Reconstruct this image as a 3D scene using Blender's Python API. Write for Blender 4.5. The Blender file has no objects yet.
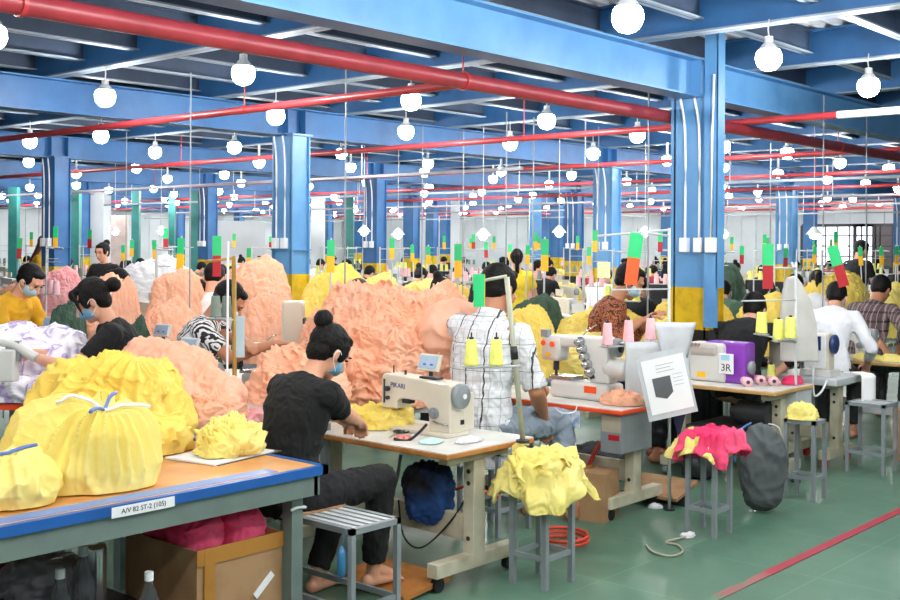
import bpy, math, random
import numpy as np
from mathutils import Vector, Matrix, Euler
random.seed(7)
SC = bpy.context.scene
COL = SC.collection
PI = math.pi
# ------------------------------------------------------------------ camera
F, CX, CY, H = 1121.0, 450.0, 246.0, 1.7
TH = math.radians(41.45)
CT, ST = math.cos(TH), math.sin(TH)
FW = Vector((CT, ST, 0)); RT = Vector((ST, -CT, 0)); RHO = 0.006
RIGHT = (RT * math.cos(RHO) + Vector((0, 0, 1)) * math.sin(RHO)).normalized()
UP = RIGHT.cross(FW).normalized()
cam_d = bpy.data.cameras.new('camera'); cam = bpy.data.objects.new('camera', cam_d); COL.objects.link(cam)
cam_d.sensor_width = 36; cam_d.lens = 36 * F / 900; cam_d.shift_y = -(300 - CY) / 900.0
cam_d.clip_start = .05; cam_d.clip_end = 200
M = Matrix.Identity(4)
for i in range(3):
    M[i][0] = RIGHT[i]; M[i][1] = UP[i]; M[i][2] = -FW[i]; M[i][3] = (0, 0, H)[i]
cam.matrix_world = M
SC.camera = cam

def W(px, d, z=0.0):
    lat = (px - CX) / F * d
    return Vector((d * CT + lat * ST, d * ST - lat * CT, z))
def y0(px): return CY + .006 * (px - CX)
def Wy(px, y, d): return W(px, d, H - (y - y0(px)) * d / F)
def Wz(px, y, z): return W(px, F * (H - z) / (y - y0(px)), z)
def proj(p):
    q = Vector(p) - Vector((0, 0, H)); d = q.dot(FW)
    return (CX + F * q.dot(RIGHT) / d, CY - F * q.dot(UP) / d, d) if d > .01 else (-9999, -9999, d)
def cdir(lat, d):      # camera-plan direction to world angle
    return math.atan2(d * ST - lat * CT, d * CT + lat * ST)

# ------------------------------------------------------------------ numpy noise
_rs = np.random.RandomState(5); _perm = _rs.permutation(512).astype(np.int64)
_G = _rs.normal(size=(512, 3)); _G /= np.linalg.norm(_G, axis=1)[:, None]
def noise(P, seed=0):
    P = np.asarray(P, float) + seed * 17.31
    I = np.floor(P).astype(np.int64); f = P - I; u = f * f * f * (f * (f * 6 - 15) + 10); r = 0
    for dx in (0, 1):
        for dy in (0, 1):
            for dz in (0, 1):
                h = _perm[(_perm[(_perm[(I[:, 0] + dx) & 511] + I[:, 1] + dy) & 511] + I[:, 2] + dz) & 511]
                g = _G[h]; dot = g[:, 0] * (f[:, 0] - dx) + g[:, 1] * (f[:, 1] - dy) + g[:, 2] * (f[:, 2] - dz)
                w = (u[:, 0] if dx else 1 - u[:, 0]) * (u[:, 1] if dy else 1 - u[:, 1]) * (u[:, 2] if dz else 1 - u[:, 2])
                r = r + w * dot
    return r * 1.6
def warp(P, a, s): return P + a * np.stack([noise(P * s, 1), noise(P * s, 2), noise(P * s, 3)], 1)
def ridged(P, seed=0): return 1 - np.abs(noise(P, seed)) * 2.2
def folds(P, scale, seed, fine=1.0):
    Q = warp(P * scale, .9, .8)
    a = np.clip(np.abs(noise(Q, seed)), 0, 1) ** .8; Q2 = warp(P * scale * 2.1 + 5, 1.2, .6); b = np.clip(np.abs(noise(Q2 * np.array([1, 1.6, 1]), seed + 4)), 0, 1) ** .8
    r = .75 * (1 - 2.0 * a) + .42 * fine * (1 - 2.0 * b) + noise(P * scale * 5.5, seed + 9) * .10 * fine
    return r * .9

# ------------------------------------------------------------------ materials
def lin(c):
    if isinstance(c, str): c = [int(c[i:i + 2], 16) / 255 for i in (0, 2, 4)]
    return tuple((x / 12.92 if x <= .04045 else ((x + .055) / 1.055) ** 2.4) for x in c)
MATS = {}
def mat(name, col, rough=.6, metal=0, noise_amt=.06, nscale=6, col2=None, bump=0, bscale=40, sss=0, emit=0, alpha=1, trans=0, coat=0, sheen=0):
    if name in MATS: return MATS[name]
    m = bpy.data.materials.new(name); m.use_nodes = True; nt = m.node_tree; N = nt.nodes; L = nt.links
    b = N['Principled BSDF']; c = lin(col)
    b.inputs['Roughness'].default_value = rough; b.inputs['Metallic'].default_value = metal
    tc = N.new('ShaderNodeTexCoord')
    nz = N.new('ShaderNodeTexNoise'); nz.inputs['Scale'].default_value = nscale; nz.inputs['Detail'].default_value = 4
    L.new(tc.outputs['Object'], nz.inputs['Vector'])
    mx = N.new('ShaderNodeMix'); mx.data_type = 'RGBA'
    c2 = lin(col2) if col2 else tuple(x * (1 - noise_amt * 3) for x in c)
    mx.inputs[6].default_value = (*c, 1); mx.inputs[7].default_value = (*c2, 1)
    rp = N.new('ShaderNodeValToRGB'); rp.color_ramp.elements[0].position = .42; rp.color_ramp.elements[1].position = .72
    L.new(nz.outputs['Fac'], rp.inputs['Fac']); L.new(rp.outputs['Color'], mx.inputs[0])
    L.new(mx.outputs[2], b.inputs['Base Color'])
    if bump:
        n2 = N.new('ShaderNodeTexNoise'); n2.inputs['Scale'].default_value = bscale; n2.inputs['Detail'].default_value = 6
        L.new(tc.outputs['Object'], n2.inputs['Vector'])
        bp = N.new('ShaderNodeBump'); bp.inputs['Strength'].default_value = bump; bp.inputs['Distance'].default_value = .02
        L.new(n2.outputs['Fac'], bp.inputs['Height']); L.new(bp.outputs['Normal'], b.inputs['Normal'])
    if emit:
        b.inputs['Emission Color'].default_value = (*c, 1); b.inputs['Emission Strength'].default_value = emit
    if alpha < 1: b.inputs['Alpha'].default_value = alpha
    if trans: b.inputs['Transmission Weight'].default_value = trans
    if coat: b.inputs['Coat Weight'].default_value = coat
    if sheen: b.inputs['Sheen Weight'].default_value = sheen
    MATS[name] = m; return m
def cloth(name, col, col2, bump=.5, bscale=14):
    """dyed jersey: diffuse with a little translucency, creased bump"""
    if name in MATS: return MATS[name]
    m = mat(name, col, .85, 0, nscale=3, col2=col2, bump=bump, bscale=bscale)
    nt = m.node_tree; N = nt.nodes; L = nt.links; b = N['Principled BSDF']
    for n in N:
        if n.type == 'TEX_NOISE' and abs(n.inputs['Scale'].default_value - bscale) < 1e-4: n.noise_type = 'RIDGED_MULTIFRACTAL'; n.inputs['Detail'].default_value = 3; n.inputs['Distortion'].default_value = .9
    tr = N.new('ShaderNodeBsdfTranslucent'); src = b.inputs['Base Color'].links[0].from_socket
    L.new(src, tr.inputs['Color']); ms = N.new('ShaderNodeMixShader'); ms.inputs[0].default_value = .22
    L.new(b.outputs[0], ms.inputs[1]); L.new(tr.outputs[0], ms.inputs[2])
    L.new(ms.outputs[0], N['Material Output'].inputs['Surface']); return m
def ramp_mat(name, kind, stops, scale=8, rough=.8, coords='Object', dist=0, stretch=(1, 1, 1)):
    if name in MATS: return MATS[name]
    m = bpy.data.materials.new(name); m.use_nodes = True; N = m.node_tree.nodes; L = m.node_tree.links; b = N['Principled BSDF']
    b.inputs['Roughness'].default_value = rough
    tc = N.new('ShaderNodeTexCoord'); mp = N.new('ShaderNodeMapping'); mp.inputs['Scale'].default_value = stretch
    L.new(tc.outputs[coords], mp.inputs['Vector'])
    if kind == 'voronoi': t = N.new('ShaderNodeTexVoronoi'); t.inputs['Scale'].default_value = scale; out = t.outputs['Distance']
    elif kind == 'wave': t = N.new('ShaderNodeTexWave'); t.inputs['Scale'].default_value = scale; t.inputs['Distortion'].default_value = dist; t.inputs['Detail'].default_value = 3; out = t.outputs['Fac']
    else: t = N.new('ShaderNodeTexNoise'); t.inputs['Scale'].default_value = scale; t.inputs['Detail'].default_value = 5; t.inputs['Distortion'].default_value = dist; out = t.outputs['Fac']
    L.new(mp.outputs[0], t.inputs['Vector']); r = N.new('ShaderNodeValToRGB'); L.new(out, r.inputs['Fac'])
    e = r.color_ramp.elements; e[0].position, e[0].color = stops[0][0], (*lin(stops[0][1]), 1)
    e[1].position, e[1].color = stops[-1][0], (*lin(stops[-1][1]), 1)
    for p, c in stops[1:-1]:
        x = e.new(p); x.color = (*lin(c), 1)
    L.new(r.outputs[0], b.inputs['Base Color']); MATS[name] = m; return m
def lines_mat(name, base, axes):
    """base cloth with thin woven lines; axes = [(axis, spacing, width, colour)] in object coordinates"""
    if name in MATS: return MATS[name]
    m = bpy.data.materials.new(name); m.use_nodes = True; N = m.node_tree.nodes; L = m.node_tree.links; b = N['Principled BSDF']
    b.inputs['Roughness'].default_value = .85
    tc = N.new('ShaderNodeTexCoord'); sp = N.new('ShaderNodeSeparateXYZ'); L.new(tc.outputs['Object'], sp.inputs[0])
    cur = None
    for ax, spc, wd, col in axes:
        mo = N.new('ShaderNodeMath'); mo.operation = 'PINGPONG'; mo.inputs[1].default_value = spc / 2
        L.new(sp.outputs[ax], mo.inputs[0])
        lt = N.new('ShaderNodeMath'); lt.operation = 'LESS_THAN'; lt.inputs[1].default_value = wd / 2; L.new(mo.outputs[0], lt.inputs[0])
        mx = N.new('ShaderNodeMix'); mx.data_type = 'RGBA'; mx.inputs[7].default_value = (*lin(col), 1)
        if cur is None: mx.inputs[6].default_value = (*lin(base), 1)
        else: L.new(cur, mx.inputs[6])
        L.new(lt.outputs[0], mx.inputs[0]); cur = mx.outputs[2]
    L.new(cur, b.inputs['Base Color']); MATS[name] = m; return m

m_peach = cloth('peach_jersey', 'ffc29e', 'ffceb2'); m_peachl = cloth('pale_peach_jersey', 'ffc4a4', 'ffd0b6', .25)
m_yellow = cloth('yellow_jersey', 'f8dd68', 'fce684', .35); m_yellow2 = cloth('soft_yellow_jersey', 'faea84', 'fcf0a0', .35)
m_green = cloth('dark_green_cloth', '4e6a58', '34493e'); m_whitec = cloth('white_cloth', 'f0f0f2', 'd9dde2')
m_pink = cloth('magenta_cloth', 'f0306c', 'ff6a92'); m_lilac = MATS.setdefault('lilac_print', ramp_mat('lilac_print_cloth', 'noise', [(.40, 'f3f0f8'), (.52, 'efe9f6'), (.60, 'a48fc8'), (.66, 'f1ecf8')], 7, dist=1.2))
m_salmon = cloth('pink_cloth', 'f4a6a8', 'ffc8c8')
m_blue = mat('blue_steel_paint', '5f97c8', .42, 0, .05, 3, col2='4f88bc', bump=.05, bscale=20)
m_bluem = mat('mid_blue_steel_paint', '2f689e', .5, 0, .05, 3, col2='285a8c')
m_blued = mat('dark_joist_paint', '37475e', .6, 0, .1, 4, col2='2c3a4e')
m_teal = mat('teal_paint', '33827e', .5); m_yband = mat('yellow_hazard_paint', 'd9b411', .55, 0, .08, 9, col2='b7960c')
m_black = mat('black_plastic', '16181a', .45); m_dark = mat('dark_steel', '3a3d40', .5, .3)
m_red = mat('red_pipe_paint', 'b2383c', .38, 0, .06, 5, col2='a52c32'); m_white = mat('white_plastic', 'eef0f2', .45, 0, .02)
m_grey = mat('grey_steel_paint', '8f979b', .45, .2, .05, 8); m_greyl = mat('light_grey_paint', 'c3c8ca', .5)
m_cream = mat('cream_machine_enamel', 'd6cfbd', .38, 0, .03, 5, coat=.2); m_creamd = mat('cream_painted_leg', 'c9c3ac', .5, 0, .08, 9, col2='aea88f')
m_mach = mat('pale_grey_enamel', 'd9dad6', .38, 0, .03, 5, coat=.2); m_chrome = mat('chrome', 'c8cacc', .22, .9, .02)
m_wood = mat('brown_laminate', 'd39a5c', .45, 0, .08, 5, col2='c2854a'); m_edge = mat('wood_table_edging', 'b87a3c', .5, 0, .08, 14, col2='9c6430')
m_lam = mat('pale_laminate', 'd8d8d2', .4, 0, .05, 6); m_bedge = mat('blue_edge_banding', '1f5ba6', .4)
m_orange = mat('orange_red_edging', 'f0501e', .4); m_tgreen = mat('green_card', '28c476', .5, 0, .02)
m_tyel = mat('yellow_card', 'fbbc1c', .5, 0, .02); m_tred = mat('red_card', 'b01824', .5, 0, .02); m_torg = mat('orange_card', 'fb5a20', .5, 0, .02)
m_thy = mat('yellow_thread', 'eef07a', .8, 0, .04, 30, bump=.2, bscale=90); m_thp = mat('pink_thread', 'f3bfc6', .8, 0, .04, 30, bump=.2, bscale=90)
m_thg = mat('grey_green_thread', '7e8d82', .8, 0, .04, 30); m_thn = mat('navy_thread', '1f2b50', .8)
m_skin = mat('skin', 'd9a183', .5, 0, .03, 5, col2='cf9173'); m_skin2 = mat('tanned_skin', 'b57c5c', .5, 0, .03, 5)
m_hair = mat('black_hair', '0a0807', .62, 0, .1, 30, bump=.35, bscale=60); m_hairb = mat('brown_hair', '4a2e1e', .45, 0, .1, 30, bump=.35, bscale=60)
m_mask = mat('blue_face_mask', '78aed0', .8); m_maskl = mat('pale_blue_face_mask', 'a9cfdd', .8)
m_card = mat('cardboard', 'a88460', .8, 0, .07, 7, col2='94704a'); m_paper = mat('paper', 'eceef0', .7, 0, .01)
m_eye = mat('eye', '120c0a', .2); m_lip = mat('lip', 'b5655a', .5)
m_bulb = mat('glowing_bulb', 'ffffff', .3, emit=185)
m_bulb.node_tree.nodes['Principled BSDF'].inputs['Emission Color'].default_value = (1, .985, .97, 1)

# ------------------------------------------------------------------ mesh builder
class MB:
    def __init__(s): s.v = []; s.f = []; s.m = []; s.sm = []
    def add(s, V, Fc, mi=0, smooth=False):
        o = len(s.v); s.v.extend([tuple(x) for x in V]); s.f.extend([tuple(i + o for i in f) for f in Fc])
        s.m.extend([mi] * len(Fc)); s.sm.extend([smooth] * len(Fc)); return s
    def box(s, c, size, rz=0, mi=0, mtx=None):
        hx, hy, hz = [k / 2 for k in size]
        V = [Vector((x, y, z)) for x in (-hx, hx) for y in (-hy, hy) for z in (-hz, hz)]
        R = mtx if mtx is not None else Matrix.Rotation(rz, 3, 'Z')
        V = [R @ v + Vector(c) for v in V]
        return s.add(V, [(0, 1, 3, 2), (4, 6, 7, 5), (0, 4, 5, 1), (2, 3, 7, 6), (0, 2, 6, 4), (1, 5, 7, 3)], mi)
    def bb(s, x0, x1, y0_, y1, z0, z1, mi=0): return s.box(((x0 + x1) / 2, (y0_ + y1) / 2, (z0 + z1) / 2), (x1 - x0, y1 - y0_, z1 - z0), mi=mi)
    def cyl(s, a, b, r, r2=None, n=12, mi=0, caps=True, smooth=True):
        a, b = Vector(a), Vector(b); r2 = r if r2 is None else r2
        q = (b - a).to_track_quat('Z', 'Y'); V = []
        for p, rr in ((a, r), (b, r2)):
            for i in range(n):
                t = 2 * PI * i / n; V.append(p + q @ Vector((rr * math.cos(t), rr * math.sin(t), 0)))
        s.add(V, [(i, (i + 1) % n, n + (i + 1) % n, n + i) for i in range(n)], mi, smooth)
        if caps: s.add(V, [tuple(range(n - 1, -1, -1)), tuple(range(n, 2 * n))], mi)
        return s
    def tube(s, pts, r, n=6, mi=0):
        pts = [Vector(p) for p in pts]; rings = []; V = []; Fc = []
        if 4 <= len(pts) <= 9 and not isinstance(r, (list, tuple)):      # cables and cords bend smoothly through their points
            q = [pts[0]] + pts + [pts[-1]]; out = []
            for i in range(1, len(q) - 2):
                for k in range(5):
                    t = k / 5; out.append(.5 * (2 * q[i] + (q[i + 1] - q[i - 1]) * t + (2 * q[i - 1] - 5 * q[i] + 4 * q[i + 1] - q[i + 2]) * t * t + (3 * q[i] - q[i - 1] - 3 * q[i + 1] + q[i + 2]) * t ** 3))
            pts = out + [pts[-1]]
        for i, p in enumerate(pts):
            t = (pts[min(i + 1, len(pts) - 1)] - pts[max(i - 1, 0)]).normalized(); q = t.to_track_quat('Z', 'Y')
            rr = r[i] if isinstance(r, (list, tuple)) else r
            for k in range(n):
                a = 2 * PI * k / n; V.append(p + q @ Vector((rr * math.cos(a), rr * math.sin(a), 0)))
        for i in range(len(pts) - 1):
            for k in range(n):
                Fc.append((i * n + k, i * n + (k + 1) % n, (i + 1) * n + (k + 1) % n, (i + 1) * n + k))
        Fc.append(tuple(range(n - 1, -1, -1))); Fc.append(tuple((len(pts) - 1) * n + k for k in range(n)))
        return s.add(V, Fc, mi, True)
    def lathe(s, prof, c=(0, 0, 0), n=16, mi=0, mtx=None, smooth=True):
        V = []; Fc = []; R = mtx or Matrix.Identity(3)
        for r, z in prof:
            for k in range(n):
                a = 2 * PI * k / n; V.append(R @ Vector((r * math.cos(a), r * math.sin(a), z)) + Vector(c))
        for i in range(len(prof) - 1):
            for k in range(n): Fc.append((i * n + k, i * n + (k + 1) % n, (i + 1) * n + (k + 1) % n, (i + 1) * n + k))
        Fc.append(tuple(range(n - 1, -1, -1))); Fc.append(tuple((len(prof) - 1) * n + k for k in range(n)))
        return s.add(V, Fc, mi, smooth)
    def ell(s, c, r, mtx=None, nu=16, nv=10, mi=0):
        if not isinstance(r, (tuple, list)): r = (r, r, r)
        R = mtx or Matrix.Identity(3); V = []; Fc = []
        for j in range(nv + 1):
            ph = -PI / 2 + PI * j / nv; ph = max(-PI / 2 + .05, min(PI / 2 - .05, ph))
            for k in range(nu):
                a = 2 * PI * k / nu
                V.append(R @ Vector((r[0] * math.cos(ph) * math.cos(a), r[1] * math.cos(ph) * math.sin(a), r[2] * math.sin(ph))) + Vector(c))
        for j in range(nv):
            for k in range(nu): Fc.append((j * nu + k, j * nu + (k + 1) % nu, (j + 1) * nu + (k + 1) % nu, (j + 1) * nu + k))
        Fc.append(tuple(range(nu - 1, -1, -1))); Fc.append(tuple(nv * nu + k for k in range(nu)))
        return s.add(V, Fc, mi, True)
    def cap(s, a, b, ra, rb, n=12, mi=0):
        a, b = Vector(a), Vector(b); ax = (b - a); L = ax.length
        if L < 1e-5: return s.ell(a, ra, mi=mi)
        q = ax.to_track_quat('Z', 'Y'); prof = []
        for k in range(1, 5): t = PI / 2 * k / 4; prof.append((ra * math.sin(t), -ra * math.cos(t)))
        for k in range(0, 4): t = PI / 2 * k / 4; prof.append((rb * math.cos(t), L + rb * math.sin(t)))
        prof[0] = (ra * .3, prof[0][1])
        return s.lathe(prof, a, n, mi, q.to_matrix())
    def loft(s, rings, n=18, mi=0):
        """rings: (centre, rx, ry, matrix3) closed tube of ellipses"""
        V = []; Fc = []
        for c, rx, ry, R in rings:
            for k in range(n):
                a = 2 * PI * k / n; V.append(R @ Vector((rx * math.cos(a), ry * math.sin(a), 0)) + Vector(c))
        for i in range(len(rings) - 1):
            for k in range(n): Fc.append((i * n + k, i * n + (k + 1) % n, (i + 1) * n + (k + 1) % n, (i + 1) * n + k))
        Fc.append(tuple(range(n - 1, -1, -1))); Fc.append(tuple((len(rings) - 1) * n + k for k in range(n)))
        return s.add(V, Fc, mi, True)
    def prism(s, pts, y0_, y1, mi=0, mtx=None, off=(0, 0, 0)):
        """outline in x,z extruded in y"""
        n = len(pts); R = mtx or Matrix.Identity(3)
        V = [R @ Vector((x, y0_, z)) + Vector(off) for x, z in pts] + [R @ Vector((x, y1, z)) + Vector(off) for x, z in pts]
        return s.add(V, [tuple(range(n)), tuple(range(2 * n - 1, n - 1, -1))] + [(i, i + n, (i + 1) % n + n, (i + 1) % n) for i in range(n)], mi)
    def grid(s, fn, nu, nv, mi=0, smooth=True):
        V = [fn(i / nu, j / nv) for j in range(nv + 1) for i in range(nu + 1)]
        return s.add(V, [(j * (nu + 1) + i, j * (nu + 1) + i + 1, (j + 1) * (nu + 1) + i + 1, (j + 1) * (nu + 1) + i) for j in range(nv) for i in range(nu)], mi, smooth)
    def mesh(s, name, mats):
        me = bpy.data.meshes.new(name); me.from_pydata(s.v, [], s.f)
        for m in (mats if isinstance(mats, (list, tuple)) else [mats]): me.materials.append(m)
        me.polygons.foreach_set('material_index', s.m); me.polygons.foreach_set('use_smooth', s.sm); me.update(); return me
    def build(s, name, mats, parent=None, loc=None, rz=0, bevel=0, solid=0, subs=0):
        o = bpy.data.objects.new(name, s.mesh(name, mats)); COL.objects.link(o)
        if parent: o.parent = parent
        if loc is not None: o.location = loc
        o.rotation_euler = (0, 0, rz)
        if solid: md = o.modifiers.new('solid', 'SOLIDIFY'); md.thickness = solid; md.offset = 0
        if bevel: md = o.modifiers.new('bevel', 'BEVEL'); md.width = bevel; md.segments = 2; md.limit_method = 'ANGLE'; md.angle_limit = .7
        if subs: md = o.modifiers.new('sub', 'SUBSURF'); md.levels = subs; md.render_levels = subs
        return o

def tag(o, label=None, cat=None, group=None, kind=None):
    if label: o['label'] = label
    if cat: o['category'] = cat
    if group: o['group'] = group
    if kind: o['kind'] = kind
    return o
def thing(name, label, cat, loc=(0, 0, 0), rz=0, group=None, scale=1):
    o = bpy.data.objects.new(name, None); COL.objects.link(o); o.empty_display_size = .1
    o.location = loc; o.rotation_euler = (0, 0, rz); o.scale = (scale,) * 3
    return tag(o, label, cat, group)
def copy_tree(o, parent=None, loc=None, rz=None):
    c = o.copy(); COL.objects.link(c)
    if parent: c.parent = parent
    if loc is not None: c.location = loc
    if rz is not None: c.rotation_euler = (0, 0, rz)
    for ch in list(o.children): copy_tree(ch, c)
    return c
def text(body, size, m, parent, loc, rot, name='lettering', extr=.0005):
    cu = bpy.data.curves.new(name, 'FONT'); cu.body = body; cu.size = size; cu.extrude = extr; cu.align_x = 'CENTER'; cu.align_y = 'CENTER'
    cu.materials.append(m); o = bpy.data.objects.new(name, cu); COL.objects.link(o)
    dg = bpy.context.evaluated_depsgraph_get(); dg.update(); me = bpy.data.meshes.new_from_object(o.evaluated_get(dg)); bpy.data.objects.remove(o)
    o = bpy.data.objects.new(name, me); COL.objects.link(o)
    if parent: o.parent = parent
    o.location = loc; o.rotation_euler = rot; return o
for _h in (m_hair, m_hairb): _h.node_tree.nodes['Principled BSDF'].inputs['Specular IOR Level'].default_value = .22
AUTO = []      # (object, base phrase, kind key) for things whose labels are completed from where they stand
# ================================================================== hall shell
U1, V1 = 36.0, 37.0
def struct(mb, name, mats, label=None, **k): return tag(mb.build(name, mats, **k), label, None, None, 'structure')
def floor_mat():
    m = bpy.data.materials.new('green_epoxy_floor'); m.use_nodes = True; N = m.node_tree.nodes; L = m.node_tree.links; b = N['Principled BSDF']
    tc = N.new('ShaderNodeTexCoord'); n1 = N.new('ShaderNodeTexNoise'); n1.inputs['Scale'].default_value = .7; n1.inputs['Detail'].default_value = 8
    r = N.new('ShaderNodeValToRGB'); r.color_ramp.elements[0].position = .3; r.color_ramp.elements[0].color = (*lin('4c705e'), 1)
    r.color_ramp.elements[1].position = .75; r.color_ramp.elements[1].color = (*lin('628673'), 1)
    L.new(tc.outputs['Object'], n1.inputs['Vector']); L.new(n1.outputs['Fac'], r.inputs['Fac'])
    br = N.new('ShaderNodeTexBrick'); br.offset = 0; br.inputs['Scale'].default_value = 1; br.inputs['Brick Width'].default_value = .8; br.inputs['Row Height'].default_value = .8
    br.inputs['Mortar Size'].default_value = .006; br.inputs['Color1'].default_value = (1, 1, 1, 1); br.inputs['Color2'].default_value = (.93, .95, .93, 1); br.inputs['Mortar'].default_value = (1.25, 1.25, 1.2, 1)
    L.new(tc.outputs['Object'], br.inputs['Vector'])
    mx = N.new('ShaderNodeMix'); mx.data_type = 'RGBA'; mx.blend_type = 'MULTIPLY'; mx.inputs[0].default_value = 1
    L.new(r.outputs[0], mx.inputs[6]); L.new(br.outputs[0], mx.inputs[7]); L.new(mx.outputs[2], b.inputs['Base Color'])
    n2 = N.new('ShaderNodeTexNoise'); n2.inputs['Scale'].default_value = 3; n2.inputs['Detail'].default_value = 5
    L.new(tc.outputs['Object'], n2.inputs['Vector']); mr = N.new('ShaderNodeMapRange'); mr.inputs[3].default_value = .22; mr.inputs[4].default_value = .5
    L.new(n2.outputs['Fac'], mr.inputs[0]); L.new(mr.outputs[0], b.inputs['Roughness']); return m
fl = struct(MB().bb(-6, U1, -6, V1, -.1, 0), 'floor', floor_mat(), 'glossy green painted floor')
m_wall = mat('pale_grey_wall_paint', 'cfd4d8', .8, 0, .04, 1.2); m_clad = mat('grey_cladding', 'a7adb4', .7, 0, .05, 2)
# far walls with ribs of cladding
w = MB(); w.bb(U1, U1 + .2, -6, V1, 0, 3.7)
for k in range(60): w.bb(U1 - .03, U1, 3.4 + k * .55, 3.46 + k * .55, .9, 3.5)
struct(w, 'wall_end', m_wall, 'pale grey clad wall closing the end of the hall')
w = MB(); w.bb(-6, U1, V1, V1 + .2, 0, 3.7)
for k in range(60): w.bb(5 + k * .5, 5.05 + k * .5, V1 - .03, V1, 1.1, 3.5)
struct(w, 'wall_side', m_wall, 'pale grey clad wall along the far side of the hall')
m_day = mat('bright_daylight_pane', 'f4f6ff', .4, emit=2.2)
m_glassd = mat('dim_window_pane', '55484a', .3)
def window(n, uc, vc, wd, z0, z1, pane, along, label):
    root = thing('window_%d' % n, label, None, (uc, vc, 0), 0); root['kind'] = 'structure'
    f = MB(); g = MB(); b = MB()
    def bx(mb, a0, a1, z0_, z1_, t0, t1):
        if along == 'v': mb.bb(-t1, -t0, a0, a1, z0_, z1_)
        else: mb.bb(a0, a1, -t1, -t0, z0_, z1_)
    bx(g, -wd / 2, wd / 2, z0, z1, .03, .04); g.build('pane', pane, root)
    for a in (-wd / 2, wd / 2): bx(f, a - .05, a + .05, z0, z1, .04, .1)
    for z in (z0, z1): bx(f, -wd / 2, wd / 2, z - .05, z + .05, .04, .1)
    f.build('window_frame', m_dark, root)
    for k in range(1, 6): bx(b, -wd / 2 + wd * k / 6 - .02, -wd / 2 + wd * k / 6 + .02, z0, z1, .05, .08)
    for k in range(1, 4): z = z0 + (z1 - z0) * k / 4; bx(b, -wd / 2, wd / 2, z - .02, z + .02, .05, .08)
    b.build('window_bars', m_dark, root); return root
def on_end(px):
    t = (px - CX) / F; d = U1 / (CT + t * ST); return W(px, d)
for n, px, wd, pane, lb in ((1, 726 + 0, 2.6, m_day, 'bright barred window low on the end wall'), (2, 838, 2.4, m_day, 'bright barred window beside the third blue column'), (3, 893, 2.4, m_glassd, 'dim barred window in the end wall')):
    p = on_end(px)
    if n != 1: window(n, U1, p.y, wd, 1.1, 2.45, pane, 'v', lb)
# roof deck, corrugated
V = []; Fc = []; k = 0; v = -6.0
prof = [(0, 3.56), (.05, 3.56), (.07, 3.60), (.13, 3.60)]
pts = []
while v < V1:
    for a, z in prof: pts.append((v + a, z))
    v += .15
d = MB(); n = len(pts)
d.add([(-6, a, z) for a, z in pts] + [(U1, a, z) for a, z in pts], [(i, i + 1, n + i + 1, n + i) for i in range(n - 1)])
d.bb(-6, U1, -6, V1, 3.62, 3.7)
struct(d, 'ceiling', mat('galvanised_deck', 'c9cdd2', .5, .3, .05, 2), 'corrugated galvanised ceiling deck')
def ibeam(mb, a, b, z0, z1, along, pos, fw=.18, web=.012, fl_=.014, mi=0, mf=0):
    for (w0, zz0, zz1, mi) in ((fw / 2, z0, z0 + fl_, mf), (web / 2, z0, z1, 0), (fw / 2, z1 - fl_, z1, 0)):
        if along == 'u': mb.bb(a, b, pos - w0, pos + w0, zz0, zz1, mi)
        else: mb.bb(pos - w0, pos + w0, a, b, zz0, zz1, mi)
    return mb
m_flange = mat('bare_silver_flange_paint', '94a2b0', .5, .2, .05, 3)  # bottom flanges paler than their webs: light from the bulbs put into the colour
GU = [8.42 + 6.5 * k for k in range(-1, 5)]; GV = [4.67 + 5.2 * k for k in range(-1, 7)]
NUMW = ['first', 'second', 'third', 'fourth', 'fifth', 'sixth', 'seventh', 'eighth', 'ninth', 'tenth', 'eleventh', 'twelfth', 'thirteenth', 'fourteenth', 'fifteenth', 'sixteenth', 'seventeenth', 'eighteenth', 'nineteenth', 'twentieth']
for i, gv in enumerate(GV):
    if gv < 0: continue
    b = ibeam(MB(), -5, U1, 2.94, 3.26, 'u', gv, .2)
    for gu in GU:
        for q in (-.13, .13):
            for s_ in (-1, 1): b.bb(gu + q - .006, gu + q + .006, gv + (.006 if s_ > 0 else -.1), gv + (.1 if s_ > 0 else -.006), 2.97, 3.25)
    struct(b, 'ceiling_girder_beam', m_blue if i < 2 else m_bluem, 'pale blue steel girder resting on the %s row of columns' % NUMW[max(0, i - 1)])
k = 0
for i in range(-3, 18):
    u = 5.33 + 1.9 * i
    if -3 < u < U1: struct(ibeam(MB(), -5, V1, 3.26, 3.56, 'v', u + .1, .14, mf=1), 'ceiling_cross_beam', [m_bluem, m_flange], 'blue steel cross beam under the deck'); k += 1
for i in range(46):
    v = -2 + .866 * i
    if abs(((v - 4.67 + 2.6) % 5.2) - 2.6) < .2: continue
    if v < V1: struct(ibeam(MB(), -4, U1, 3.36, 3.555, 'u', v, .09, mf=1), 'ceiling_joist_beam', [m_blued, m_flange], 'dark blue joist under the deck')
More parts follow.
